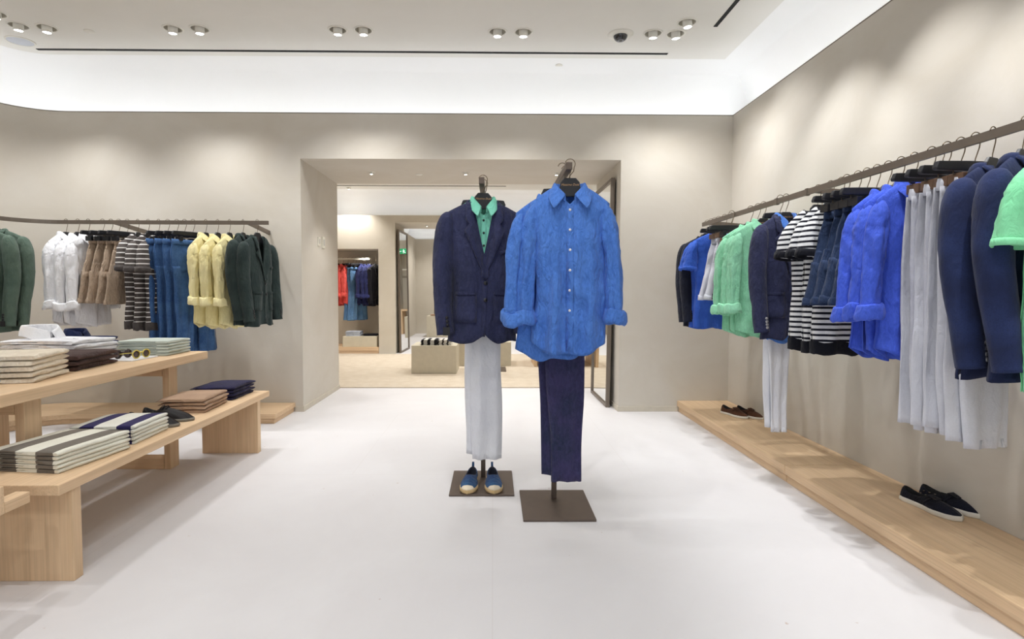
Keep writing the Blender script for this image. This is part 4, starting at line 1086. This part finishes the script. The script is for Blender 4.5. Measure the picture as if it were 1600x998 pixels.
o=sweep_profile('ceiling_cove_far',C2P,M_cove,False,room2_path); mod_solid(o,.02,1); o.modifiers.new('e','EDGE_SPLIT').split_angle=R(40); o['kind']='structure'
led('trim_3',room2_path,LIP2-.029)
ceiling('ceiling_far',x0-.3,x1+.3,YW2-.02,Y2+.1,C2,None,M_ceil)
o=box('wall_above',-5.2,XR+.25,YW2-.001,YW2+.04,LIP-.04,3.1,M_cove,bev=0); o['kind']='structure'
o=box('ceiling_air_slot',-3.0,.20,8.9,8.925,C2-.004,C2+.01,M_slot,bev=0); props(o,'thin black air slot in the far room ceiling, seen under the doorway head','air vent')
# third room
def room3_path(d): return [(2.4+d,Y2B+.05),(2.4+d,Y3+d),(-1.85-d,Y3+d),(-1.85-d,Y2B+.05)]
o=prism('wall_end',[(-2.1,0),(-1.42,0),(-1.42,1.95),(-.4,1.95),(-.4,0),(2.6,0),(2.6,LIP2-.02),(-2.1,LIP2-.02)],'Y',Y3,Y3+.5,M_wall2); o['kind']='structure'
o=box('wall_end_recess',-1.5,-.3,Y3+.4,Y3+.5,0,2.0,M_wall2,bev=0); o['kind']='structure'
o=box('wall_end_left',-2.1,-1.85,Y2B,Y3,0,LIP2-.02,M_wall2,bev=0); o['kind']='structure'
o=box('wall_end_right',2.4,2.6,Y2B,Y3,0,LIP2-.02,M_wall2,bev=0); o['kind']='structure'
o=sweep_profile('ceiling_cove_end',C2P,M_cove,False,room3_path,False); mod_solid(o,.02,1); o.modifiers.new('e','EDGE_SPLIT').split_angle=R(40); o['kind']='structure'
led('trim_4',room3_path,LIP2-.029)
ceiling('ceiling_end',-2.2,2.7,Y2B-.1,Y3+.3,C2,None,M_ceil)
def rlight(x,y,z,label,p=60): 
    t=make_light(label,(x,y,z-.001),(0,0),p,110,.8,'far room spotlights',(1,.975,.94))
    for c in KIDS(t):
        if c.name.startswith('recess_cup'): bpy.data.objects.remove(c)
rlight(-2.28,9.1,C2,'tiny bright spotlight in the far room ceiling, leftmost',70)
rlight(-1.20,8.3,C2,'tiny bright spotlight in the far room ceiling, left of centre',70)
rlight(-.35,8.3,C2,'tiny bright spotlight in the far room ceiling near the left stand arm',70)
rlight(-1.12,9.7,2.145,'small spotlight in the soffit of the far opening, left of the blazer',25)
for x,y in ((1.2,8.2),(-2.9,7.4),(.3,7.2),(2.3,7.4)): spot(75,(x,y,C2-.04),120,None,(1,.975,.94))
for x,y in ((-.9,11.5),(.9,11.5),(-1.0,12.8),(.8,12.9)): spot(70,(x,y,C2-.04),120,None,(1,.975,.94))
for x in (-3.0,-2.1): spot(14,(x,Y2+.22,1.69),130,None,(1,.97,.93))
# niche
t=empty('display_platform',(-2.74,Y2+.3,0),label='low oak platform inside the far wall niche',cat='platform')
box('top_board',-.855,.865,-.30,.315,.05,.11,M_woodX,t,.002); box('toe_board',-.855,.865,-.285,.3,0,.05,M_woodX,t,.001)
t=empty('clothes_rail',(-2.7,Y2+.30,0),label='white clothes rail inside the far niche with coral and navy shirts',cat='clothes rail')
tube('rail',[(-.8,0,1.567),(.0,0,1.567),(.62,0,1.567)],0,M_white,t,flat=(.014,.03)); 
for x in (-.6,.5): box('bracket',x-.007,x+.007,.0,.315,1.54,1.567,M_white,t,0)
t=empty('display_plinth',(-2.19,Y2+.18,.11),label='white box plinth in the far niche under the hanging clothes',cat='plinth')
box('plinth_box',-.28,.28,-.16,.16,0,.175,M_plinth,t,.003)
F_sl=fabric('pale_stripe',C(214,220,230),None,(C(150,160,184),.012,.3,0),wr=.2,axis='X')
stack('folded_shirt',4,-2.44,-2.19,9.40,9.62,.285,.020,F_sl,'folded pale striped shirt','on the far niche plinth','striped shirts in the far niche','shirt',101,jit=.006)
stack('folded_trousers',2,-2.16,-1.93,9.42,9.62,.285,.017,F_black,'folded black trousers','on the white plinth in the far niche','black trousers in the far niche','trousers',111,jit=.006)
def niche(xs,deg,name,cat,group,what,fn,args,hanger,hkw={},dz=0):
    n=len(xs); od={1:[''],2:['left one','right one'],3:['leftmost','middle one','rightmost'],4:['leftmost','second from left','third from left','rightmost']}[n]
    hang_row([(x,Y2+.30,R(d)) for x,d in zip(xs,deg)],name,cat,group,fn,args,[f'{what} in the far niche'+(f', {q}' if q else '') for q in od],hanger,[f'dark hanger of the {what} in the far niche'+(f', {q}' if q else '') for q in od],hkw,dz,1)
niche([-2.60,-2.52,-2.44],[80,80,80],'hanging_shirt','shirt','coral shirts in the far niche','coral linen shirt',make_shirt,dict(mat=F_coral,seed=121,W=.19,L=.68,sl=.46,small=True),hanger_shirt)
niche([-2.36,-2.31,-2.26],[50,50,50],'hanging_jeans','jeans','light jeans in the far niche','light blue jeans',make_jeans,dict(mat=F_ldenim,seed=124,L=.88,w=.17),hanger_clip,dict(w=.17,clipx=.1),dz=-.045)
niche([-2.20,-2.13,-2.06],[80,80,80],'hanging_shirt','shirt','indigo shirts in the far niche','indigo shirt',make_shirt,dict(mat=F_navy2,seed=127,W=.19,L=.68,sl=.48,small=True),hanger_shirt)
niche([-1.98],[66],'hanging_jacket','jacket',None,'black jacket',make_blazer,dict(mat=F_black,seed=130,W=.19,L=.68),hanger_shirt)
# plinths with magazines
def plinth(label,x0,x1,y0,y1,z1):
    t=empty('display_plinth',((x0+x1)/2,(y0+y1)/2,.012 if y1<9.2 else 0),label=label,cat='plinth')
    box('plinth_box',-(x1-x0)/2,(x1-x0)/2,-(y1-y0)/2,(y1-y0)/2,0,z1-t.location.z,M_plinth,t,.003)
plinth('beige box plinth with folded tees in the far room, left of the blazer',-1.01,-.45,7.03,7.55,.36)
plinth('beige box plinth right behind the front one, half hidden by the blazer',-.50,.25,7.75,8.3,.34)
plinth('pale box plinth in the end room beside the far opening',-1.47,-.8,12.6,13.1,.47)
F_bw=fabric('black_white_print',C(226,224,216),None,(C(30,30,32),.085,.45,.2),wr=.1,axis='X')
stack('folded_tee',5,-.90,-.70,7.08,7.36,.36,.014,F_bw,'folded black and white tee','on the beige plinth, left pile','black and white tees on the plinth','t-shirt',131,jit=.006)
stack('folded_tee',5,-.69,-.52,7.08,7.36,.36,.013,fabric('yellow_print',C(228,224,214),None,(C(44,40,36),.06,.35,.5),wr=.1,axis='X'),'folded printed tee','on the beige plinth, right pile','printed tees on the plinth','t-shirt',141,jit=.006)
stack('folded_knit',1,-1.40,-1.1,12.65,12.9,.47,.04,F_khakid,'folded tan knit','on the pale plinth in the end room',None,'knitwear',151)
t=empty('low_table',(.98,8.0,0),label='low oak table in the far room, glimpsed beside the dark trousers',cat='table')
box('tabletop',-.45,.45,-.35,.35,.315,.355,M_woodX,t,.003)
for x in (-.42,.38): box('leg',x,x+.04,-.33,.33,.012,.315,M_woodZ,t,.002)
stack('folded_tee',2,1.0,1.3,7.72,8.0,.355,.02,F_black,'folded black tee','on the low oak table in the far room','black tees on the low table','t-shirt',161)
t=empty('display_stand',(-.02,7.40,.012),label='dark metal stand base in the far room behind the white trousers',cat='clothes stand')
box('base_plate',-.19,.19,-.2,.2,0,.011,M_bronzed,t,.002); box('post',-.0125,.0125,-.0125,.0125,.011,1.1,M_bronzed,t,.002)
# mirrors
M_mirror,nt,b=newmat('mirror_glass'); b.inputs['Metallic'].default_value=1; b.inputs['Roughness'].default_value=.015; b.inputs['Base Color'].default_value=(.86,.87,.86,1)
def mirror(label,corners,h,fw=.028,depth=.035):
    """corners: two floor points; the pane leans: top shifted by lean"""
    (ax,ay,lx),(bx,by,mx)=corners
    t=empty('leaning_mirror',(ax,ay,0.0),label=label,cat='mirror',group='tall bronze framed mirrors')
    A=Vector((0,0,.0));Bv=Vector((bx-ax,by-ay,0)); U=Vector((lx,0,h)); e=Bv.normalized(); u=U.normalized(); n=e.cross(u).normalized()
    Lb=Bv.length
    def slab(name,p,q,r,s,off,th,mat):
        vs=[e*p+u*q,e*r+u*q,e*r+u*s,e*p+u*s]; vs=[v+n*(off-th/2) for v in vs]+[v+n*(off+th/2) for v in vs]
        o=mesh(name,vs,[(3,2,1,0),(4,5,6,7),(0,1,5,4),(1,2,6,5),(2,3,7,6),(3,0,4,7)],mat,t,False); return o
    H=U.length
    fr=[(0,0,fw,H),(Lb-fw,0,Lb,H),(fw,0,Lb-fw,fw),(fw,H-fw,Lb-fw,H)]
    for p,q,r,s in fr: mod_bevel(slab('frame',p,q,r,s,0,depth,M_bronze),.002)
    slab('glass',fw,fw,Lb-fw,H-fw,0,.008,M_mirror)
    return t
mirror('tall bronze framed mirror leaning on the right doorway jamb',[(1.030,5.05,.028),(1.022,5.80,.028)],2.04)
mirror('tall bronze framed mirror leaning on the left side of the far opening',[(-1.535,9.42,-.03),(-1.50,10.15,-.03)],2.04)
# shelf, sign and clothes reflected in the far mirror
t=empty('exit_sign',(-.62,13.3,1.97),label='green emergency exit sign in the end room, seen in the far mirror',cat='sign')
box('sign_box',-.15,.15,-.02,.02,-.08,.08,plain('exit_green',C(30,120,80),.4,emit=(C(20,120,70),.8)),t,.003)
mp=plain('sign_white',C(250,250,250),.4,emit=((1,1,1,1),1.2))
lathe('head_symbol',[(0,-.002),(.014,-.002),(.014,.002)],mp,t,14,(-.05,-.022,.05)).rotation_euler=(PI/2,0,0)
tube('running_figure',[(-.055,-.022,.03),(-.06,-.022,-.01),(-.035,-.022,-.03),(-.045,-.022,-.065)],.008,mp,t,6)
tube('running_figure',[(-.06,-.022,-.01),(-.08,-.022,-.04),(-.11,-.022,-.045)],.007,mp,t,6)
tube('running_figure',[(-.09,-.022,.005),(-.055,-.022,.028),(-.02,-.022,.0)],.006,mp,t,6)
tube('arrow_symbol',[(.02,-.022,0),(.09,-.022,0),(.065,-.022,.025),(.09,-.022,0),(.065,-.022,-.025)],.006,mp,t,6)
tube('hanging_rod',[(0,0,.08),(0,0,.66)],.004,M_white,t)

t.scale=(.75,.75,.75)
t=empty('clothes_rail',(-.9,Y3+.22,0),label='clothes rail in the end wall recess, seen only in the far mirror',cat='clothes rail')
tube('rail',[(-.45,0,1.567),(0,0,1.567),(.45,0,1.567)],0,M_white,t,flat=(.014,.03))
hang_row([(-.85+.11*i,Y3+.22,R(75)) for i in range(3)],'hanging_jeans','jeans','dark jeans in the end room',make_jeans,dict(mat=F_nshort,seed=170,L=.88,w=.17),[f'dark jeans in the end room, reflected in the far mirror, {q}' for q in ('left','middle','right')],hanger_clip,[f'hanger of dark jeans in the end room mirror view, {q}' for q in ('left','middle','right')],dict(w=.17,clipx=.1),-.045,1)
t=empty('display_shelf',(-.9,Y3+.2,0),label='oak shelf low in the end wall recess, reflected in the far mirror',cat='shelf')
box('shelf_board',-.5,.5,-.18,.18,.56,.60,M_woodX,t,.002)
for x in (-.48,.44): box('side_panel',x,x+.04,-.18,.18,0,.56,M_woodZ,t,.002)
# ------------------------------------------------------------------ even world fill, added for brightness, entering where the rear wall is left off
w=bpy.data.worlds.new('world'); sc.world=w; w.use_nodes=True
w.node_tree.nodes['Background'].inputs[0].default_value=(.96,.98,1,1); w.node_tree.nodes['Background'].inputs[1].default_value=1.0
sc.cycles.max_bounces=8; sc.cycles.diffuse_bounces=5; sc.cycles.glossy_bounces=3
sc.cycles.use_denoising=True; sc.cycles.sample_clamp_indirect=6
